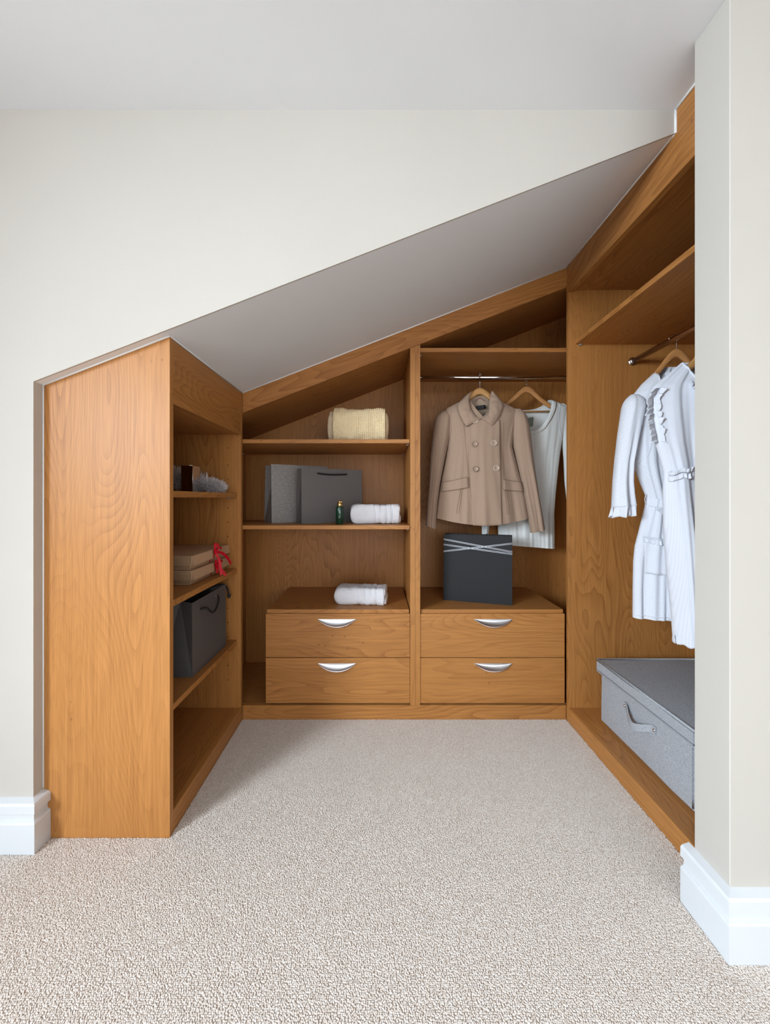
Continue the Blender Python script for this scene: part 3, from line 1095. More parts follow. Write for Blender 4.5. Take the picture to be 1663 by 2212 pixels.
tb.build('body', KNIT_WHITE, ts, nu=96, nv=170, sub=0, cut=scoop, cut_back=lambda x, y: (x < 1100 and y < 880) or abs(x - 1138) < 52 * max(0.0, 1 - ((y - 850) / 36.0) ** 2) ** 0.5 if y < 886 else False)
neckpts = [(1138 + 53 * s_ * max(0.0, 1 - ((y - 850) / 85.0) ** 2) ** 0.5, y) for s_, ys in ((-1, range(866, 935, 6)), (1, list(range(866, 935, 6))[::-1])) for y in ys]
neckpts = [p for p in neckpts if p[0] > 1100 or p[1] > 880]
A_ = [tb.on_front(x, y, 0.002) for x, y in neckpts]
B_ = [tb.on_front(1138 + (x - 1138) * 1.20, y + (4 if y > 915 else 1.5) * 1.6, 0.003) for x, y in neckpts]
sheet_between('neckband', resample(A_, 60), resample(B_, 60), KNIT_WHITE, ts, bulge=0.002, thick=0.002, nv=4)
for rows, sd in (([(872, 1210, 1218, 0.008), (880, 1207, 1230, 0.014), (900, 1206, 1236, 0.020), (930, 1209, 1242, 0.022), (950, 1213, 1245, 0.022), (990, 1217, 1249, 0.020), (1040, 1219, 1252, 0.018), (1100, 1226, 1258, 0.017), (1150, 1230, 1258, 0.016)], 3.0),
                 ([(872, 1056, 1068, 0.008), (880, 1048, 1070, 0.012), (930, 1040, 1068, 0.016), (990, 1036, 1064, 0.016), (1060, 1034, 1060, 0.015), (1120, 1040, 1058, 0.012), (1172, 1041, 1053, 0.010)], 6.0)):
    Cloth(rows, TY + 0.012, fold=0.004, freq=4, seed=sd).build('sleeve', KNIT_WHITE, ts, nu=16, nv=44)
seam('armhole_seam', tb, [(1208, 874), (1204, 900), (1206, 930), (1212, 950)], WHITE_COTTON, ts, 0.0012, 0.001)
seam('hem_seam', tb, [(1080, 1160), (1120, 1163), (1160, 1166), (1196, 1171)], WHITE_COTTON, ts, 0.0009, 0.001)
sheet_between('care_label', resample([at(1141, 903, TY + 0.010), at(1152, 901, TY + 0.010)], 4), resample([at(1142, 922, TY + 0.010), at(1151, 920, TY + 0.010)], 4), plain('grey_green_label', (0.22, 0.25, 0.20), 0.7, noise_scale=400, noise_amt=0.6), ts, thick=0.0006)

bkp = []
for i in range(25):
    a_ = PI + PI * i / 24
    x_, y_ = 1138 + 53 * math.cos(a_), 850 - 36 * math.sin(a_)
    y_ = max(y_, 865)
    xl_, xr_2, d_ = interp_rows(tb.rows, y_)
    q_ = tb.point(max(-0.99, min(0.99, (x_ - (xl_ + xr_2) / 2) / ((xr_2 - xl_) / 2))), y_, False)
    if x_ > 1104:
        bkp.append(rel(ts, q_))
tube('back_neckband', bkp, 0.0035, KNIT_WHITE, ts, 8)

# ------------------------------------------------------------------ dotted white robe
RY = 1.486
rb = thing('robe', 'white dotted cotton robe with frilled cuff and patch pocket, farthest on the right rail', 'robe', (at(1458, 1338, RY).x, RY, at(1458, 1338, RY).z))
hanger('wooden hanger with a tall silver hook inside the dotted white robe', at(1461, 754, RY), RZ, 0.0115, HANGER_WOOD2, half=0.145, drop=1.5, rot=math.radians(-4), bar=False, rail_dir='y', hook_off=-0.014)


def mir(c, rows):
    return [(y, xl, 2 * c - xl, d) for y, xl, d in rows]


rc = 1462
robe = Cloth(mir(rc, [(790, 1430, 0.020), (806, 1412, 0.030), (830, 1386, 0.038), (850, 1370, 0.044), (870, 1362, 0.046), (900, 1360, 0.048), (950, 1363, 0.046), (1000, 1367, 0.042), (1030, 1377, 0.038), (1058, 1389, 0.034), (1075, 1396, 0.032), (1095, 1393, 0.034), (1145, 1381, 0.040), (1180, 1372, 0.044), (1212, 1369, 0.046), (1270, 1368, 0.048), (1334, 1368, 0.050)]),
             RY, fold=0.016, freq=8.0, seed=4.4)


def robe_neck(x, y):
    return y < 900 and abs(x - rc) < 50 - max(0, y - 832) * 0.7


robe.build('body', DOTTED, rb, nu=100, nv=190, cut=robe_neck, sub=0)
for sg in (-1, 1):
    tube('neck_edge', [rel(rb, robe.on_front(rc + sg * (50 - max(0, yv - 832) * 0.7), yv, 0.0005)) for yv in [812 + 6 * q for q in range(16)]], 0.0032, WHITE_COTTON, rb, 8)
rs = [(853, 1362, 1378, 0.010), (860, 1354, 1386, 0.026), (870, 1348, 1390, 0.034), (882, 1345, 1390, 0.039), (940, 1337, 1377, 0.038), (1000, 1331, 1364, 0.034), (1040, 1327, 1363, 0.033), (1070, 1325, 1366, 0.034), (1092, 1323, 1370, 0.035)]
slv = Cloth(rs, RY - 0.018, fold=0.008, freq=4.0, seed=7.1, hem=lambda u_: -3 * u_)
slv.build('sleeve', DOTTED, rb, nu=22, nv=50)
slr = Cloth([(y, 2 * rc - b_, 2 * rc - a_, d) for y, a_, b_, d in rs], RY - 0.018, fold=0.008, freq=4.0, seed=1.9)
slr.build('sleeve', DOTTED, rb, nu=22, nv=50)
for S_, sgn in ((slv, 1), (slr, -1)):
    loop = []
    for i in range(61):
        t = i / 60
        u_ = -math.cos(2 * PI * t)
        loop.append(S_.point(max(-0.999, min(0.999, u_)), 1091, t < 0.5))
    ruffle('cuff_frill', loop, 0.040, WHITE_COTTON, rb, waves=11, amp=0.007, wdir=(-0.18 * sgn, -0.05, -1), skew=0.006)
seam('armhole_seam', robe, [(1372, 853), (1386, 880), (1392, 930), (1388, 980), (1372, 1004)], WHITE_COTTON, rb, 0.0012, 0.001)
# lapels / front edges, belt, pocket
patch('front_band', robe, ((1422, 812), (1432, 806), (1470, 1060), (1458, 1060)), WHITE_COTTON, rb, lift=0.006, nu=6, nv=30, thick=0.003)
patch('front_panel', robe, ((1424, 1090), (1475, 1090), (1480, 1333), (1425, 1333)), DOTTED, rb, lift=0.007, nu=12, nv=30, thick=0.002)
belt = []
for i in range(41):
    t = i / 40
    belt.append(robe.on_front(1396 + 132 * t, 1084 + 30 * t if t < 0.5 else 1099 - 6 * (t - 0.5), 0.009))
ribbon('belt', [rel(rb, p) for p in belt], 0.030, WHITE_COTTON, rb, wdir=(0.15, 0, 1), thick=0.004)
ribbon('belt_end', [rel(rb, p) for p in spline([robe.on_front(1408, 1098, 0.012), robe.on_front(1422, 1110, 0.016), robe.on_front(1436, 1124, 0.016), robe.on_front(1438, 1180, 0.015), robe.on_front(1441, 1262, 0.012)], 24)], 0.024, WHITE_COTTON, rb, wdir=(1, 0, 0.3), thick=0.003)
tube('belt_loop', [rel(rb, p) for p in spline([at(1396, 1068, RY - 0.01), at(1392, 1078, RY - 0.012), at(1395, 1090, RY - 0.01)], 8)], 0.0012, WHITE_COTTON, rb, 6)
pk = patch('pocket', robe, ((1380, 1158), (1428, 1163), (1427, 1238), (1384, 1236)), DOTTED, rb, lift=0.007, nu=14, nv=14, thick=0.002)
pp = [robe.on_front(1380 + 50 * i / 20, 1160 + 4 * i / 20 + 3 * math.sin(PI * i / 20), 0.010) for i in range(21)]
ruffle('pocket_frill', pp, 0.016, WHITE_COTTON, rb, waves=7, amp=0.003)
seam('hem_seam', robe, [(1370, 1327), (1400, 1327), (1440, 1327)], WHITE_COTTON, rb, 0.0014, 0.001)

# ------------------------------------------------------------------ striped dress in front of the robe
DY = 1.335
dr = thing('dress', 'long white pinstriped dress with frilled straps and gathered waist beside the white pillar', 'dress', (at(1530, 1386, DY).x, DY, at(1530, 1386, DY).z))
hanger('pale wooden hanger in the neck of the white pinstriped dress', at(1531, 746, DY), RZ, 0.0115, HANGER_WOOD, half=0.165, drop=1.35, bar=True, rail_dir='y', rot=math.radians(0), hook_off=-0.014)
dc = 1531
dress = Cloth(mir(dc, [(781, 1474, 0.012), (790, 1464, 0.018), (805, 1446, 0.026), (820, 1428, 0.032), (835, 1411, 0.038), (850, 1404, 0.042), (880, 1402, 0.046), (920, 1408, 0.046), (957, 1416, 0.044), (1000, 1429, 0.042), (1020, 1434, 0.040), (1034, 1434, 0.040), (1060, 1433, 0.046), (1136, 1435, 0.056), (1230, 1442, 0.060), (1316, 1452, 0.060), (1372, 1456, 0.060)]),
              DY, fold=0.022, freq=9.0, seed=9.5, grow=0.7)


def dress_neck(x, y):
    return abs(x - dc) < (60 - (y - 781) * 0.42) and y < 925


dress.build('body', PINSTRIPE, dr, nu=110, nv=200, cut=dress_neck, sub=0)
for sg in (-1, 1):
    tube('neck_edge', [rel(dr, dress.on_front(dc + sg * (60 - (yv - 781) * 0.42), yv, 0.0005)) for yv in [784 + 7 * q for q in range(20)]], 0.0034, WHITE_COTTON, dr, 8)
for sg in (1, -1):
    mx = lambda x: x if sg > 0 else 2 * dc - x
    ruffle('armhole_frill', [dress.on_front(mx(x), y, 0.008) for x, y in ((1414, 842), (1404, 862), (1404, 890), (1408, 920), (1416, 956))], 0.030, WHITE_COTTON, dr, waves=8, amp=0.007, wdir=(-sg * 0.9, -0.35, -0.25), out=(0.2, -1, 0.3))
    ruffle('armhole_frill', [dress.on_front(mx(x), y, 0.008) for x, y in ((1416, 842), (1406, 862), (1407, 890), (1412, 920), (1418, 956))], 0.015, PINSTRIPE, dr, waves=7, amp=0.005, wdir=(sg * 0.8, -0.5, -0.35), out=(0.2, -1, 0.3))
    ruffle('neck_frill', [dress.on_front(mx(x), y, 0.006) for x, y in ((1474, 826), (1482, 846), (1494, 872), (1510, 905), (1531, 930))], 0.026, PINSTRIPE, dr, waves=10, amp=0.006, wdir=(-sg * 0.3, -0.5, -0.6))
wl = [dress.on_front(1435 + 192 * i / 40, 1030 - 14 * math.sin(PI * i / 40) + 2 * math.sin(i * 1.3), 0.007) for i in range(41)]
ruffle('waist_frill', wl, 0.016, PINSTRIPE, dr, waves=22, amp=0.004)
ruffle('waist_frill', [p + Vector((0, -0.001, 0.004)) for p in wl], 0.014, WHITE_COTTON, dr, waves=20, amp=0.004, wdir=(0, -0.3, 1))
hl = []
for i in range(81):
    t = i / 80
    hl.append(dress.point(max(-0.999, min(0.999, -math.cos(2 * PI * t))), 1371, t < 0.5))
ruffle('hem_frill', hl, 0.026, PINSTRIPE, dr, waves=30, amp=0.004)

# ------------------------------------------------------------------ grey fabric storage box
bx0, bx1, by0, by1, bz1 = 0.930, 1.395, 1.142, 1.632, 0.322
gb = thing('storage_box', 'grey marl canvas storage box with lid and riveted handle below the dresses', 'storage box', ((bx0 + bx1) / 2, (by0 + by1) / 2, ZP))
bm = bmesh.new()
bm_box(bm, bx0 - gb.location.x, bx1 - gb.location.x, by0 - gb.location.y, by1 - gb.location.y, 0.0005, bz1 - ZP - 0.012, 0.012, 3)
bmesh.ops.subdivide_edges(bm, edges=bm.edges, cuts=5, use_grid_fill=True)
for v in bm.verts:
    v.co += Vector((0.004, 0.004, 0)) * noise.noise(v.co * 9)
bm_obj('body', bm, MARL, gb, smooth=True).modifiers.new('normals', 'WEIGHTED_NORMAL')
bm = bmesh.new()
e = 0.011
bm_box(bm, bx0 - e - gb.location.x, bx1 + 0.012 - gb.location.x, by0 - e - gb.location.y, by1 + e - gb.location.y, bz1 - ZP - 0.052, bz1 - ZP, 0.006, 2)
bmesh.ops.subdivide_edges(bm, edges=bm.edges, cuts=6, use_grid_fill=True)
for v in bm.verts:
    v.co += Vector((0.004, 0.003, 0.003 if v.co.z > 0.23 else 0.0)) * noise.noise(v.co * 7 + Vector((3, 1, 0)))
lid = bm_obj('lid', bm, MARL, gb, smooth=True)
lid.modifiers.new('normals', 'WEIGHTED_NORMAL')
lx0, lx1, ly0, ly1, lz = bx0 - e, bx1 + 0.012, by0 - e, by1 + e, bz1
rim = [(lx0 + 0.002, ly0 + 0.002, lz), (lx0 + 0.002, ly1 - 0.002, lz), (lx1 - 0.002, ly1 - 0.002, lz), (lx1 - 0.002, ly0 + 0.002, lz), (lx0 + 0.002, ly0 + 0.002, lz)]
tube('piping', [Vector(p) - gb.location for p in rim], 0.0038, MARL, gb, 8)
tube('lid_stitching', [Vector((lx0 - 0.001, y, lz - 0.040)) - gb.location for y in (ly0, ly1)], 0.0009, plain('grey_stitch', (0.14, 0.14, 0.155), 0.9), gb, 6)
ha, hb, hz = 1.335, 1.245, 0.258
hy0, hy1 = 1.452, 1.312
hp = spline([(bx0 - 0.004, hy0 + 0.012, 0.223), (bx0 - 0.006, hy0 - 0.004, 0.222), (bx0 - 0.022, hy0 - 0.04, 0.203), (bx0 - 0.028, (hy0 + hy1) / 2, 0.193), (bx0 - 0.022, hy1 + 0.04, 0.203), (bx0 - 0.006, hy1 + 0.004, 0.222), (bx0 - 0.004, hy1 - 0.014, 0.223)], 40)
ribbon('handle', [Vector(p) - gb.location for p in hp], 0.026, MARL, gb, wdir=(0, 0, 1), thick=0.003)
for yy in (hy0 + 0.006, hy1 - 0.008):
    o = lathe('rivet', [(0.0, 0.0), (0.0055, 0.0), (0.0048, 0.0018), (0.002, 0.003), (0.0, 0.003)], STEEL, gb, 16)
    o.location = Vector((bx0 - 0.0065, yy, 0.223)) - gb.location
    o.rotation_euler = (0, -PI / 2, 0)


# ------------------------------------------------------------------ paper bags
def paper_bag(name, label, corner, right, W, D, H, mat, front_rope=None, pinch=0.22, lean=0.0, inner=None, mat_side=None):
    """corner: bottom left corner of the front; right: angle of the front edge in plan; local x along the front, y to the back"""
    b_ = thing(name, label, 'bag', corner, right)
    t_ = 0.0012
    inner = inner or mat

    def slab(nm, quad, m):
        A = [Vector(q) for q in quad]
        nrm = (A[1] - A[0]).cross(A[3] - A[0]).normalized() * t_
        vs2 = [p for p in A] + [p - nrm for p in A]
        return mesh_obj(nm, vs2, [(0, 1, 2, 3), (7, 6, 5, 4), (0, 4, 5, 1), (1, 5, 6, 2), (2, 6, 7, 3), (3, 7, 4, 0)], m, b_)
    dt = D * (1 - pinch)  # the mouth is pressed a little together
    y0t, y1t = D * pinch * 0.35 + lean, D - D * pinch * 0.65 + lean
    slab('front', ((0, 0, 0), (W, 0, 0), (W, y0t, H), (0, y0t, H)), mat)
    slab('back', ((W, D, 0), (0, D, 0), (0, y1t, H), (W, y1t, H)), mat)
    slab('base', ((0, D, t_), (W, D, t_), (W, 0, t_), (0, 0, t_)), mat)
    for xs, sg in ((0.0, 1), (W, -1)):
        ym, fold = (y0t + y1t) / 2, 0.24 * D * sg
        q1 = ((xs, 0, 0), (xs, y0t, H), (xs + fold, ym, H), (xs + 0.25 * fold, D / 2, D * 0.55), (xs, D / 2, 0))
        q2 = ((xs, D, 0), (xs, y1t, H), (xs + fold, ym, H), (xs + 0.25 * fold, D / 2, D * 0.55), (xs, D / 2, 0))
        vv = [Vector(p) for p in q1] + [Vector(p) for p in q2]
        g = mesh_obj('gusset', vv, [(0, 1, 2, 3), (0, 3, 4), (5, 8, 7, 6), (5, 9, 8)], mat_side or mat, b_)
        sm = g.modifiers.new('thickness', 'SOLIDIFY')
        sm.thickness = t_
        sm.offset = 0
    # turned-in top edge
    slab('turned_edge', ((0.001, y0t + t_ * 1.3, H - 0.04), (0.001, y0t + t_ * 1.3, H - 0.0005), (W - 0.001, y0t + t_ * 1.3, H - 0.0005), (W - 0.001, y0t + t_ * 1.3, H - 0.04)), inner)
    return b_, y0t, y1t


a30 = math.radians(30)
b1, f1, k1 = paper_bag('paper_bag', 'light grey crocodile-embossed paper bag, leftmost on the middle shelf', (-0.528, 1.930, SZ2), a30, 0.300, 0.150, 0.294, CROC)
tube('cord_handle', spline([(0.135, -0.001, 0.262), (0.150, -0.006, 0.245), (0.160, -0.008, 0.222), (0.172, -0.006, 0.245), (0.190, -0.001, 0.262)], 20), 0.0012, STRING, b1, 8)
b2, f2, k2 = paper_bag('paper_bag', 'charcoal paper bag with short black cord handle behind the green bottle', (-0.370, 1.882, SZ2), a30, 0.330, 0.082, 0.272, CHARCOAL)
tube('cord_handle', spline([(0.085, f2 * 0.9, 0.247), (0.086, f2 * 0.8 - 0.004, 0.2465), (0.12, f2 * 0.8 - 0.006, 0.243), (0.16, f2 * 0.8 - 0.007, 0.242), (0.205, f2 * 0.8 - 0.006, 0.244), (0.237, f2 * 0.8 - 0.004, 0.246), (0.238, f2 * 0.9, 0.247)], 30), 0.0042, ROPE, b2, 10)
ab = math.atan2(1.836 - 1.939, 0.6317 - 0.3246)
b3, f3, k3 = paper_bag('gift_bag', 'black gift bag crossed by white strings on the right drawer chest', (0.3246, 1.939, 0.495), ab, 0.324, 0.085, 0.327, BLACKPAPER, pinch=0.3)
W3, H3 = 0.324, 0.327


def on_front3(s_, v_, out=0.0012):
    z = H3 * (1 - v_)
    return Vector((W3 * s_, f3 * z / H3 - out, z))


for s0, s1 in (((0, 0.077), (1, 0.229)), ((0, 0.158), (1, 0.260)), ((0, 0.262), (1, 0.108))):
    for dv in (-0.0075, 0.0075):
        tube('string', [on_front3(-0.003, s0[1] + dv, -0.004), on_front3(0.002, s0[1] + dv), on_front3(0.998, s1[1] + dv), on_front3(1.003, s1[1] + dv, -0.004)], 0.0014, STRING, b3, 6)
for sx in (0.34, 0.64):
    tube('cord_knot', spline([(W3 * sx - 0.008, f3 + 0.010, H3 - 0.004), (W3 * sx, f3 + 0.008, H3 + 0.005), (W3 * sx + 0.008, f3 + 0.010, H3 - 0.004)], 8), 0.003, ROPE, b3, 8)
# bag on the low shelf of the left unit: its front looks to the right
b4, f4, k4 = paper_bag('paper_bag', 'dark grey paper bag with drooping rope handles on the lowest left shelf', (-0.655, 1.372, SHELF_L[2]), PI / 2, 0.302, 0.115, 0.262, DARKGREY, pinch=0.05)
f4 = f4
tube('rope_handle', spline([(0.060, f4 * 0.9, 0.226), (0.058, f4 * 0.9 - 0.006, 0.226), (0.085, -0.012, 0.222), (0.130, -0.014, 0.192), (0.165, -0.014, 0.195), (0.195, -0.012, 0.222), (0.208, f4 - 0.006, 0.236), (0.206, f4, 0.236)], 36), 0.0042, ROPE, b4, 10)
tube('rope_handle', spline([(0.21, k4 - 0.004, 0.236), (0.215, k4 - 0.016, 0.245), (0.255, 0.040, 0.262), (0.300, 0.018, 0.262), (0.318, 0.004, 0.246), (0.326, -0.002, 0.214)], 30), 0.0042, ROPE, b4, 10)
lathe('rope_knot', [(0.0, -0.012), (0.006, -0.010), (0.008, -0.002), (0.007, 0.005), (0.0, 0.010)], ROPE, b4, 12, loc=(0.327, -0.003, 0.208))
for xx, zz in ((0.060, 0.226), (0.206, 0.236)):
    ring = [Vector((xx + 0.006 * math.cos(2 * PI * k / 16), f4 * 0.9 - 0.001, zz + 0.006 * math.sin(2 * PI * k / 16))) for k in range(17)]
    tube('eyelet', ring, 0.0010, STEEL, b4, 6, caps=False)

# ------------------------------------------------------------------ bottle
bt = thing('perfume_bottle', 'small dark green glass bottle with gold cap in front of the charcoal bag', 'bottle', (-0.184, 1.852, SZ2))
lathe('body', [(0.0, 0.0), (0.017, 0.0), (0.019, 0.002), (0.0192, 0.080), (0.018, 0.083), (0.0, 0.084)], GREEN_GLASS, bt, 32)
lathe('collar', [(0.0, 0.0835), (0.0135, 0.0835), (0.0135, 0.100), (0.011, 0.1015), (0.0, 0.102)], GOLD, bt, 28)
lathe('cap', [(0.0, 0.1015), (0.0085, 0.102), (0.0095, 0.106), (0.008, 0.1105), (0.004, 0.1125), (0.0, 0.113)], GOLD, bt, 24)
o = lathe('nozzle', [(0.0, 0.0), (0.0048, 0.001), (0.0055, 0.004), (0.004, 0.0075), (0.0, 0.009)], GOLD, bt, 16, loc=(0.0095, -0.004, 0.103))


# ------------------------------------------------------------------ folded towels and blanket
def folded(name, parent, x0, x1, D, H, mat, nx=90, ns=64, grooves=(), seed=0.0, amp=0.004, round_l=0.05, round_r=0.008, knit=None, sq=4.0, mat_loc=(0, 0, 0), sub=0):
    """soft folded block, its long axis on local x; cross-section a rounded rectangle"""
    verts, faces = [], []
    for i in range(nx + 1):
        s_ = i / nx
        # concentrate samples at the rounded ends
        x = x0 + (x1 - x0) * (0.5 - 0.5 * math.cos(PI * s_) if not knit else s_)
        dl, dr_ = x - x0, x1 - x
        k = 1.0
        if dl < round_l:
            k *= (1 - (1 - dl / round_l) ** 2.4) ** (1 / 2.4) if dl > 0 else 0.02
        if dr_ < round_r:
            k *= (1 - (1 - dr_ / round_r) ** 2.4) ** (1 / 2.4) if dr_ > 0 else 0.02
        k = max(k, 0.02)
        g = 0.0
        for gx, gd in grooves:
            g += gd * math.exp(-((x - gx) / 0.0022) ** 2)
        for j in range(ns):
            a = 2 * PI * j / ns
            ca, sa = math.cos(a), math.sin(a)
            rr = (abs(ca) ** sq + abs(sa) ** sq) ** (-1 / sq)
            yy, zz = ca * rr, sa * rr
            hh = H / 2 * (1 + 0.05 * noise.noise(Vector((x * 9 + seed, 0.3, seed))))
            py, pz = yy * (D / 2 * (0.6 + 0.4 * k) - g), H / 2 + zz * (hh * k - g)
            q = Vector((x * 28, py * 28, pz * 28)) + Vector((seed, seed, 0))
            n_ = amp * noise.noise(q)
            if knit:
                px_, pa = knit
                # stitch relief: little cells along x and around the fold
                per = 2 * (D + H)
                arc = a / (2 * PI) * per
                cx_ = abs(math.sin(PI * x / px_))
                cz_ = abs(math.sin(PI * arc / pa + (0.5 * PI if int(x / px_) % 2 else 0)))
                n_ += 0.0052 * (cx_ * (0.25 + 0.75 * cz_)) ** 0.6
            verts.append((x, py + n_ * ca, max(0.0004, pz + n_ * sa)))
    for i in range(nx):
        for j in range(ns):
            j2 = (j + 1) % ns
            faces.append((i * ns + j, (i + 1) * ns + j, (i + 1) * ns + j2, i * ns + j2))
    faces += [tuple(range(ns)), tuple(range(nx * ns, (nx + 1) * ns))[::-1]]
    return mesh_obj(name, verts, faces, mat, parent, smooth=True, loc=mat_loc)


def towel(label, loc, rot, L, D, H, seed):
    t_ = thing('folded_towel', label, 'towel', loc, rot)
    gs = [(L * q, 0.0042) for q in (-0.03, 0.085, 0.195, 0.30)]
    h2 = H * 0.50
    folded('upper_fold', t_, -L / 2, L / 2 - 0.004, D, h2 + 0.004, TERRY, grooves=gs, seed=seed, sq=3.2, mat_loc=(0, 0, h2 - 0.004), round_l=0.035)
    folded('lower_fold', t_, -L / 2 + 0.006, L / 2, D - 0.012, h2, TERRY, grooves=gs, seed=seed + 5, sq=3.2, round_l=0.030)
    # the outer fold wraps the visible long side
    folded('outer_fold', t_, -L / 2 - 0.001, L / 2 - 0.010, 0.05, H * 0.985, TERRY, grooves=gs, seed=seed + 9, sq=2.6, mat_loc=(0, -D / 2 + 0.020, 0.0005), round_l=0.030)
    for gx, gd in gs:
        yy = -D / 2 + 0.020 - 0.0252
        pts = [(gx, yy + 0.006, H * 0.12), (gx, yy + 0.001, H * 0.35), (gx, yy, H * 0.55), (gx, yy + 0.004, H * 0.8)]
        tube('woven_band', spline(pts, 10), 0.0013, WHITE_COTTON, t_, 6)
    return t_


towel('folded white towel beside the green bottle on the middle shelf', (at(811, 1100, 1.93).x, 1.935, SZ2), math.radians(3), 0.245, 0.150, 0.094, 1.0)
towel('folded white towel lying on the left drawer chest', (at(780, 1300, 1.89).x + 0.004, 1.905, 0.495), math.radians(-5), 0.250, 0.140, 0.080, 14.0)

bl = thing('knitted_blanket', 'cream chunky-knit blanket folded on the top shelf', 'blanket', (at(777, 940, 1.93).x, 1.935, SZ1))
folded('outer_fold', bl, -0.128, 0.128, 0.17, 0.166, KNIT, nx=230, ns=520, seed=3.3, amp=0.008, round_l=0.010, round_r=0.006, knit=(0.0098, 0.0098), sq=3.4)
folded('inner_fold', bl, -0.158, 0.144, 0.115, 0.150, KNIT_IN, nx=60, ns=64, seed=6.1, amp=0.010, round_l=0.018, round_r=0.018, sq=3.6, mat_loc=(0, 0.012, 0.006))


# ------------------------------------------------------------------ things on the left shelves
# mirrored box
mb = thing('mirrored_box', 'small upright mirror-finish box beside white feathers on the upper left shelf', 'box', (-0.752, 1.560, SHELF_L[0]), math.radians(2))
bm = bmesh.new()
bm_box(bm, -0.022, 0.022, -0.035, 0.035, 0.0, 0.106, 0.001)
bm_obj('body', bm, MIRROR, mb)
for p, q in (((0.0222, -0.0352, 0.0), (0.0222, -0.0352, 0.106)), ((-0.022, -0.0352, 0.106), (0.022, -0.0352, 0.106))):
    tube('silver_edge', [p, q], 0.0011, MIRROR_EDGE, mb, 8)
# feather boa: two tufts joined by a stem, behind and beside the box
fb = thing('feather_boa', 'fluffy white feather boa behind the mirrored box', 'boa', (-0.76, 1.66, SHELF_L[0]))
verts, faces = [], []
gold_pts = []


def feather(root, d, L, w, curl):
    d = d.normalized()
    side = d.cross(Vector((random.uniform(-1, 1), random.uniform(-1, 1), random.uniform(-1, 1)))).normalized()
    nrm = d.cross(side)
    base = len(verts)
    n = 5
    for i in range(n + 1):
        t = i / n
        c = root + d * L * t + nrm * curl * t * t * L
        ww = w * (0.35 + 1.5 * t) * (1 - t ** 3) + 0.0003
        for sgn in (-1, 1):
            p = c + side * sgn * ww
            p.z = max(p.z, 0.0012)
            verts.append(p)
    for i in range(n):
        a = base + i * 2
        faces.append((a, a + 1, a + 3, a + 2))


# keep clear of box, shelf edge, panels
core = spline([Vector((-0.11, -0.05, 0.055)), Vector((-0.075, -0.03, 0.062)), Vector((-0.045, 0.015, 0.055)), Vector((0.0, 0.012, 0.040)), Vector((0.045, 0.012, 0.030)), Vector((0.075, 0.01, 0.020))], 60)
for c in core:
    for _ in range(80):
        d = Vector((random.gauss(0, 1), random.gauss(0, 1), random.gauss(0.25, 1)))
        if c.x > 0.02:
            d.x += 0.9
        L = random.uniform(0.024, 0.052) * (1.15 if c.x < -0.02 else 0.85)
        feather(c + Vector((random.uniform(-1, 1), random.uniform(-1, 1), random.uniform(-1, 1))) * 0.004, d, L, random.uniform(0.0007, 0.0022), random.uniform(-0.4, 0.4))
for d, L in (((0.9, -0.1, -0.35), 0.065), ((0.5, 0, 0.05), 0.05), ((0.05, -0.1, 1), 0.055), ((0.35, -0.1, 0.9), 0.05), ((0.9, -0.1, 0.35), 0.055)):
    feather(Vector((0.035, -0.01, 0.035)), Vector(d), L, 0.0035, 0.2)
tube('stem', [tuple(p) for p in core], 0.006, FEATHER, fb, 8)
mesh_obj('plumage', verts, faces, FEATHER, fb, smooth=True)
for p, q in (((0.02, -0.03, 0.055), (0.035, -0.035, 0.061)), ((0.066, -0.02, 0.034), (0.072, -0.022, 0.031))):
    tube('tinsel', [p, q], 0.0006, GOLD, fb, 6)


# kraft boxes
def kraft_box(label, z0):
    b_ = thing('cardboard_box', label, 'box', (-0.80, 1.555, z0))
    X0, X1, Ya, Yb_ = -0.155, 0.121, -0.155, 0.165

    def ridged(nm, x0, x1, y0, y1, za, zb, n):
        """box whose near end shows the folded board edges"""
        bm = bmesh.new()
        bm_box(bm, x0, x1, y0 + 0.003, y1, za, zb, 0.0008)
        o = bm_obj(nm, bm, KRAFT, b_)
        h = (zb - za) / n
        for i in range(n):
            bm = bmesh.new()
            bm_box(bm, x0 + 0.001, x1 - 0.004, y0, y0 + 0.004, za + h * i + h * 0.16, za + h * (i + 1) - h * 0.16, 0.0004)
            bm_obj('board_edge', bm, KRAFT, o)
        bm = bmesh.new()
        bm_box(bm, x0 + 0.001, x1 - 0.003, y0 + 0.0022, y0 + 0.0032, za + 0.0005, zb - 0.0005)
        bm_obj('edge_shadow_gap', bm, KRAFT_EDGE, o)
        return o
    ridged('tray', X0, X1, Ya, Yb_, 0.0003, 0.030, 6)
    ridged('lid', X0 - 0.012, X1 + 0.012, Ya - 0.012, Yb_ + 0.010, 0.0195, 0.0530, 8)
    # long flap of the lid, slightly sprung open
    verts = [(X1 + 0.0135, Ya - 0.008, 0.0525), (X1 + 0.0135, Yb_ + 0.010, 0.0525), (X1 + 0.0175, Yb_ + 0.012, 0.0185), (X1 + 0.0175, Ya - 0.004, 0.0185)]
    v2 = [(x - 0.0022, y, z) for x, y, z in verts]
    mesh_obj('flap', verts + v2, [(0, 1, 2, 3), (7, 6, 5, 4), (0, 4, 5, 1), (1, 5, 6, 2), (2, 6, 7, 3), (3, 7, 4, 0)], KRAFT, b_)
    return b_


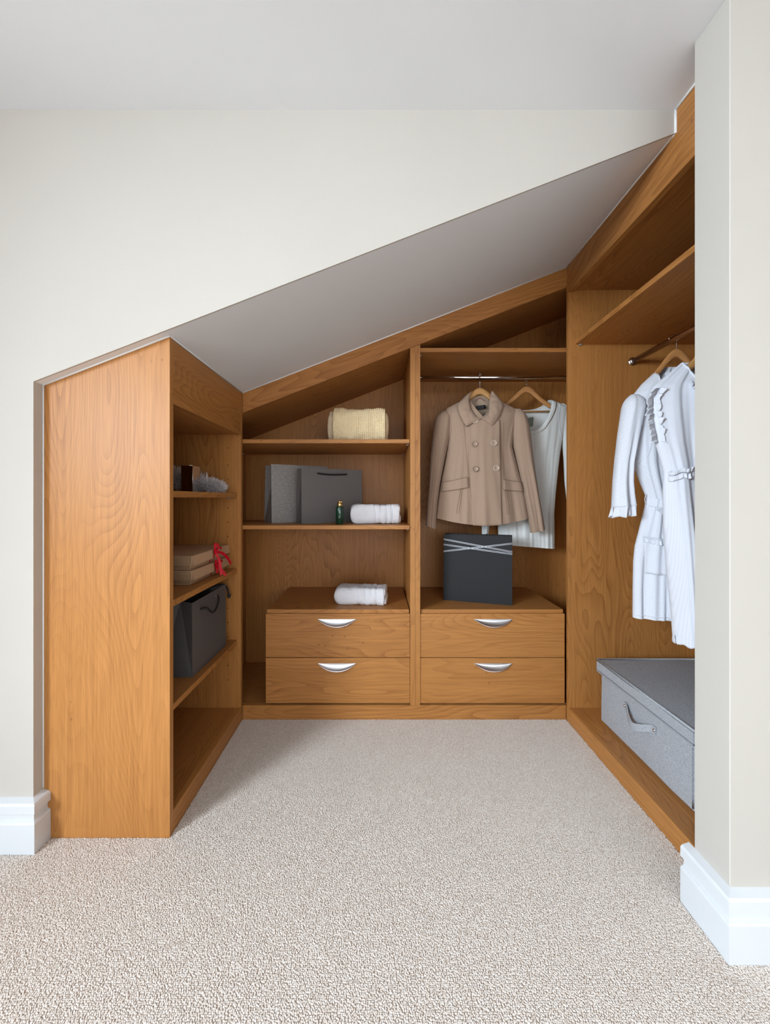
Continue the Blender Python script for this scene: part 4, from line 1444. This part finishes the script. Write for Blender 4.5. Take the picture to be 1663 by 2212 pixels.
kb1 = kraft_box('flat brown cardboard box with red ribbon, lower of the two on the left shelf', SHELF_L[1])
kb2 = kraft_box('flat brown cardboard box with red ribbon, upper of the two on the left shelf', SHELF_L[1] + 0.0535)
xr_ = 0.121 + 0.022
for b_, long_ in ((kb2, True), (kb1, False)):
    y_ = 0.008 if long_ else 0.018
    ribbon('ribbon', spline([(xr_, y_, 0.046), (xr_ + 0.006, y_ - 0.012, 0.066), (xr_ + 0.004, y_ - 0.004, 0.080 if long_ else 0.062), (xr_ + 0.010, y_ + 0.012, 0.060), (xr_ + 0.004, y_ + 0.004, 0.042)], 24), 0.009, RED, b_, wdir=(0.7, 0.6, 0.2))
    ribbon('ribbon', spline([(xr_ + 0.002, y_, 0.045), (xr_ + 0.014, y_ + 0.026, 0.052), (xr_ + 0.010, y_ + 0.014, 0.062), (xr_ + 0.003, y_ - 0.002, 0.046)], 18), 0.009, RED, b_, wdir=(0.8, -0.4, 0.3))
    if long_:
        ribbon('ribbon_tail', spline([(xr_, y_, 0.044), (xr_ + 0.016, y_ - 0.002, 0.020), (xr_ + 0.026, y_ - 0.008, -0.014), (xr_ + 0.032, y_ - 0.014, -0.046)], 20), 0.010, RED, b_, wdir=(0.8, 0.5, 0.1))
        ribbon('ribbon_tail', spline([(xr_ + 0.001, y_, 0.044), (xr_ + 0.014, y_ + 0.040, 0.034), (xr_ + 0.020, y_ + 0.085, 0.004), (xr_ + 0.018, y_ + 0.125, -0.026)], 20), 0.011, RED, b_, wdir=(0.5, 0.2, 0.9))
    else:
        ribbon('ribbon_tail', spline([(xr_, y_, 0.044), (xr_ + 0.014, y_ + 0.006, 0.030), (xr_ + 0.024, y_ + 0.014, 0.014), (xr_ + 0.030, y_ + 0.020, -0.004)], 20), 0.011, RED, b_, wdir=(0.8, 0.5, 0.1))
        ribbon('ribbon_tail', spline([(xr_, y_, 0.044), (xr_ + 0.010, y_ - 0.010, 0.034), (xr_ + 0.014, y_ - 0.018, 0.014)], 12), 0.009, RED, b_, wdir=(0.6, 0.7, 0.1))
    bm = bmesh.new()
    bm_box(bm, xr_ - 0.004, xr_ + 0.008, y_ - 0.007, y_ + 0.007, 0.038, 0.051, 0.003, 2)
    bm_obj('ribbon_knot', bm, RED, b_, smooth=True)
    ribbon('ribbon_band', [(xr_ - 0.003, y_, 0.045), (xr_ - 0.003, y_, 0.0195), (0.124, y_, 0.012), (0.122, y_, 0.001)], 0.008, RED, b_, wdir=(0, 1, 0))

# ------------------------------------------------------------------ carpet pile: loops on the part of the floor in view
PITCH = 0.0033
gx = np.arange(-1.55, 1.45, PITCH)
gy = np.arange(0.55, YB + 0.002, PITCH * 1.05)
XX, YY = np.meshgrid(gx, gy)
XX = XX + rng.normal(0, PITCH * 0.24, XX.shape)
YY = YY + rng.normal(0, PITCH * 0.24, YY.shape)
X_, Y_ = XX.ravel(), YY.ravel()
keep = (np.abs(X_) < Y_ * 1.05 + 0.30)
keep &= ~((X_ < XL + 0.001) & (Y_ > YL - 0.001)) & ~((X_ < XREV + 0.023) & (Y_ > YW - 0.023)) & ~((X_ > XR - 0.001) & (Y_ > 0.95)) & ~((X_ > 0.749) & (Y_ > 0.831) & (Y_ < 0.97))
keep &= Y_ < YB - 0.001
pts = np.stack([X_[keep], Y_[keep], np.full(keep.sum(), 0.0008)], 1)
me = bpy.data.meshes.new('carpet_pile')
me.from_pydata(pts.tolist(), [], [])
pile = bpy.data.objects.new('carpet_pile', me)
pile['kind'] = 'stuff'
pile['label'] = 'beige loop-pile carpet surface'
link(pile, floor)
pile.location = -floor.location
ng = bpy.data.node_groups.new('carpet_loops', 'GeometryNodeTree')
ng.interface.new_socket('Geometry', in_out='INPUT', socket_type='NodeSocketGeometry')
ng.interface.new_socket('Geometry', in_out='OUTPUT', socket_type='NodeSocketGeometry')
N = ng.nodes
gi, go = N.new('NodeGroupInput'), N.new('NodeGroupOutput')
ico = N.new('GeometryNodeMeshIcoSphere')
ico.inputs['Radius'].default_value = 1.0
ico.inputs['Subdivisions'].default_value = 2
smooth = N.new('GeometryNodeSetShadeSmooth')
setm = N.new('GeometryNodeSetMaterial')
setm.inputs['Material'].default_value = PILE
iop = N.new('GeometryNodeInstanceOnPoints')


def rnd(lo, hi, seed, kind='FLOAT_VECTOR'):
    r = N.new('FunctionNodeRandomValue')
    r.data_type = kind
    if kind == 'FLOAT_VECTOR':
        r.inputs[0].default_value, r.inputs[1].default_value = lo, hi
        r.inputs[8].default_value = seed
        return r.outputs[0]
    r.inputs[2].default_value, r.inputs[3].default_value = lo, hi
    r.inputs[8].default_value = seed
    return r.outputs[1]


L_ = ng.links.new
L_(ico.outputs['Mesh'], smooth.inputs['Geometry'])
L_(smooth.outputs[0], setm.inputs['Geometry'])
L_(gi.outputs[0], iop.inputs['Points'])
L_(setm.outputs[0], iop.inputs['Instance'])
L_(rnd((-0.4, -0.4, -0.5), (0.4, 0.4, 0.5), 3), iop.inputs['Rotation'])
L_(rnd((0.0015, 0.0018, 0.0012), (0.0021, 0.0026, 0.0021), 5), iop.inputs['Scale'])
sa = N.new('GeometryNodeStoreNamedAttribute')
sa.data_type = 'FLOAT'
sa.domain = 'INSTANCE'
sa.inputs['Name'].default_value = 'tint'
L_(iop.outputs[0], sa.inputs['Geometry'])
L_(rnd(0.0, 1.0, 9, 'FLOAT'), sa.inputs['Value'])
L_(sa.outputs[0], go.inputs[0])
gm = pile.modifiers.new('loops', 'NODES')
gm.node_group = ng
